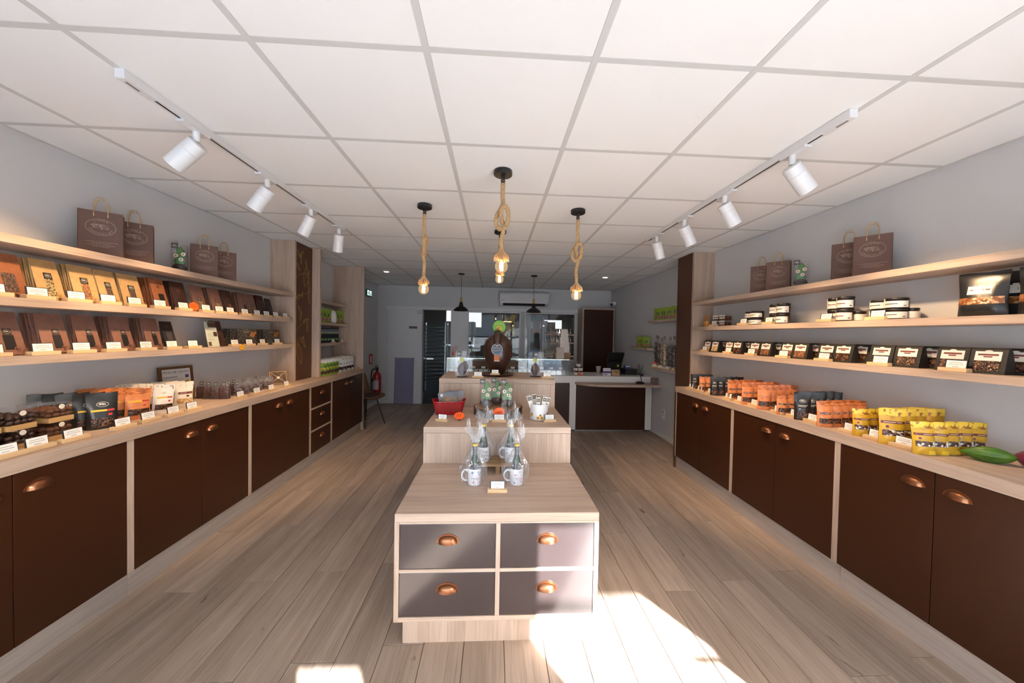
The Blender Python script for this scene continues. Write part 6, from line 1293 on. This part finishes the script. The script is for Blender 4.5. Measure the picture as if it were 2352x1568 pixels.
o = thing('barcode_scanner', 'black card reader with coiled cable on the oak ledge of the counter', 'card reader', (2.235, 5.17, .7763), .1); b = MB(); b.ball((0, 0, .022), .06, BLACK, 18, 10, (1.15, .8, .36)); b.build('body', o, smooth=60); MB().tube(spline([(.03, .03, .03), (.07, .08, .05), (.09, .155, .11), (.085, .175, .125), (.06, .22, .15), (.11, .25, .13), (.16, .22, .115), (.14, .20, .105)], 7), .006, BLACK, 6).build('cable', o, smooth=60); MB().ball((.15, .215, .117), .024, BLACK, 12, 8, (1.3, .9, .8)).build('plug', o, smooth=60)
o = thing('small_book', 'small dark red card leaning at the wall end of the oak ledge', 'card', (2.44, 5.13, .7765), 0, rot=(Matrix.Rotation(-.5, 4, 'Z') @ Matrix.Rotation(-.25, 4, 'X')).to_euler()); MB().box(-.055, .055, -.004, .006, 0, .105, plain('book_maroon', (.07, .018, .02), .4)).build('card', o); e = MB(); f = lambda x, y: (x, -.0048, y)
for yy in (.07, .055, .035): put_stroke(e, f, [(-.04, yy), (-.015, yy+.006), (.005, yy-.004), (.04, yy+.005)], .004, plain('brown_print', (.22, .11, .05)))
e.build('writing', o, fix=False)
# small oak shelves on the right wall behind the pillar
for x0, y0, y1, z, lb in ((2.365, 4.30, 5.235, 1.715, 'upper small oak shelf on the right wall, carrying four lime pouches'), (2.365, 5.24, 5.95, 1.290, 'far small oak shelf on the right wall, carrying two lime pouches'), (2.345, 4.32, 5.13, 1.022, 'low small oak shelf on the right wall, carrying the lollipop bags')):
    tag(slab('wall_shelf', x0, XR-.0005, y0, y1, z, z+.035, OAK_Y, bev=.0015), lb, 'shelf', 'small wall shelves')
pg2 = P_green(.175, .12, 'lime green pouches on the right wall')
for i, (y, z) in enumerate(((4.52, 1.7503), (4.71, 1.7503), (4.87, 1.7503), (5.03, 1.7503), (5.40, 1.3253), (5.66, 1.3253))):
    lb = 'lime green pouch on the upper small wall shelf, %s from the pillar' % ORD[i] if i < 4 else 'lime green pouch on the far small wall shelf, %s one' % ('right', 'left')[i-4]
    put(pg2, (2.425, y, z), -.75, lb)
def lolly_bag(lab, dark, h):
    t = thing('lollipop_bag', lab, 'sweet bag', (0, 0, 0), 0, 'hanging strings of sweets on the right wall'); b = MB(); rn = random.Random(len(lab)); m = specks('dark_drops', (.02, .012, .008), (.06, .03, .02), 90, .5, .3, (.12, .06, .04)) if dark else specks('straw_sweets', (.26, .15, .07), (.42, .28, .15), 90, .4, .4, (.6, .48, .32))
    n = int(h/.028)
    for i in range(n): b.ball((rn.uniform(-.008, .008), rn.uniform(-.006, .006), .06+i*.026), .020+rn.random()*.008, m, 8, 6, (1.2, .9, .75))
    b.build('sweets', t, smooth=60)['kind'] = 'stuff'
    MB().tube([(0, 0, .005), (0, 0, .06+n*.026)], .003, plain('stick_wood', (.5, .34, .18), .6), 6).build('stick', t); MB().grid(lambda u, v: (.040*math.cos(2*PI*u)*(1-.7*max(0, v-.82)/.18), .030*math.sin(2*PI*u)*(1-.7*max(0, v-.82)/.18), .03+v*(h+.05)), 18, 8, clear('soft_clear_bag', (.97, .97, .97), rough=.1, base=.0, wrinkle=.2, wscale=16, haze=.01, streak=.06)).build('bag', t, smooth=60, fix=False)
    MB().tube([(.010*math.cos(2*PI*i/12), 0, h+.105+.022*math.sin(2*PI*i/12)) for i in range(12)], .0035, BLACK, 6, closed=True).build('loop', t); MB().box(-.02, .02, -.02, .02, 0, .03, HOLD).build('foot', t, bev=.002); return t
for i, (x, y, dk, h) in enumerate(((2.42, 5.04, True, .34), (2.40, 4.95, True, .33), (2.40, 4.84, False, .30), (2.39, 4.74, False, .33), (2.42, 4.64, True, .32), (2.40, 4.50, True, .33))):
    o = lolly_bag('%s string of sweets on the low wall shelf, %s from the counter' % ('dark' if dk else 'straw-coloured', ORD[i]), dk, h); o.location = (x, y, 1.0575); o.rotation_euler = (0, 0, -.8)
for i, y in enumerate((4.98, 4.80, 4.60)): price_tag(2.365, y, 1.0573, -.9, 'white price card before the sweet strings on the low wall shelf, %s from the counter' % ORD[i], .75)
o = thing('orange_card', 'small bright orange card behind the price card on the low wall shelf', 'card', (2.40, 5.01, 1.0573), -.9); MB().box(-.035, .035, -.003, .003, 0, .075, FLUO).build('card', o); MB().box(-.035, .035, .003, .03, 0, .004, BLACK_M).build('foot', o)
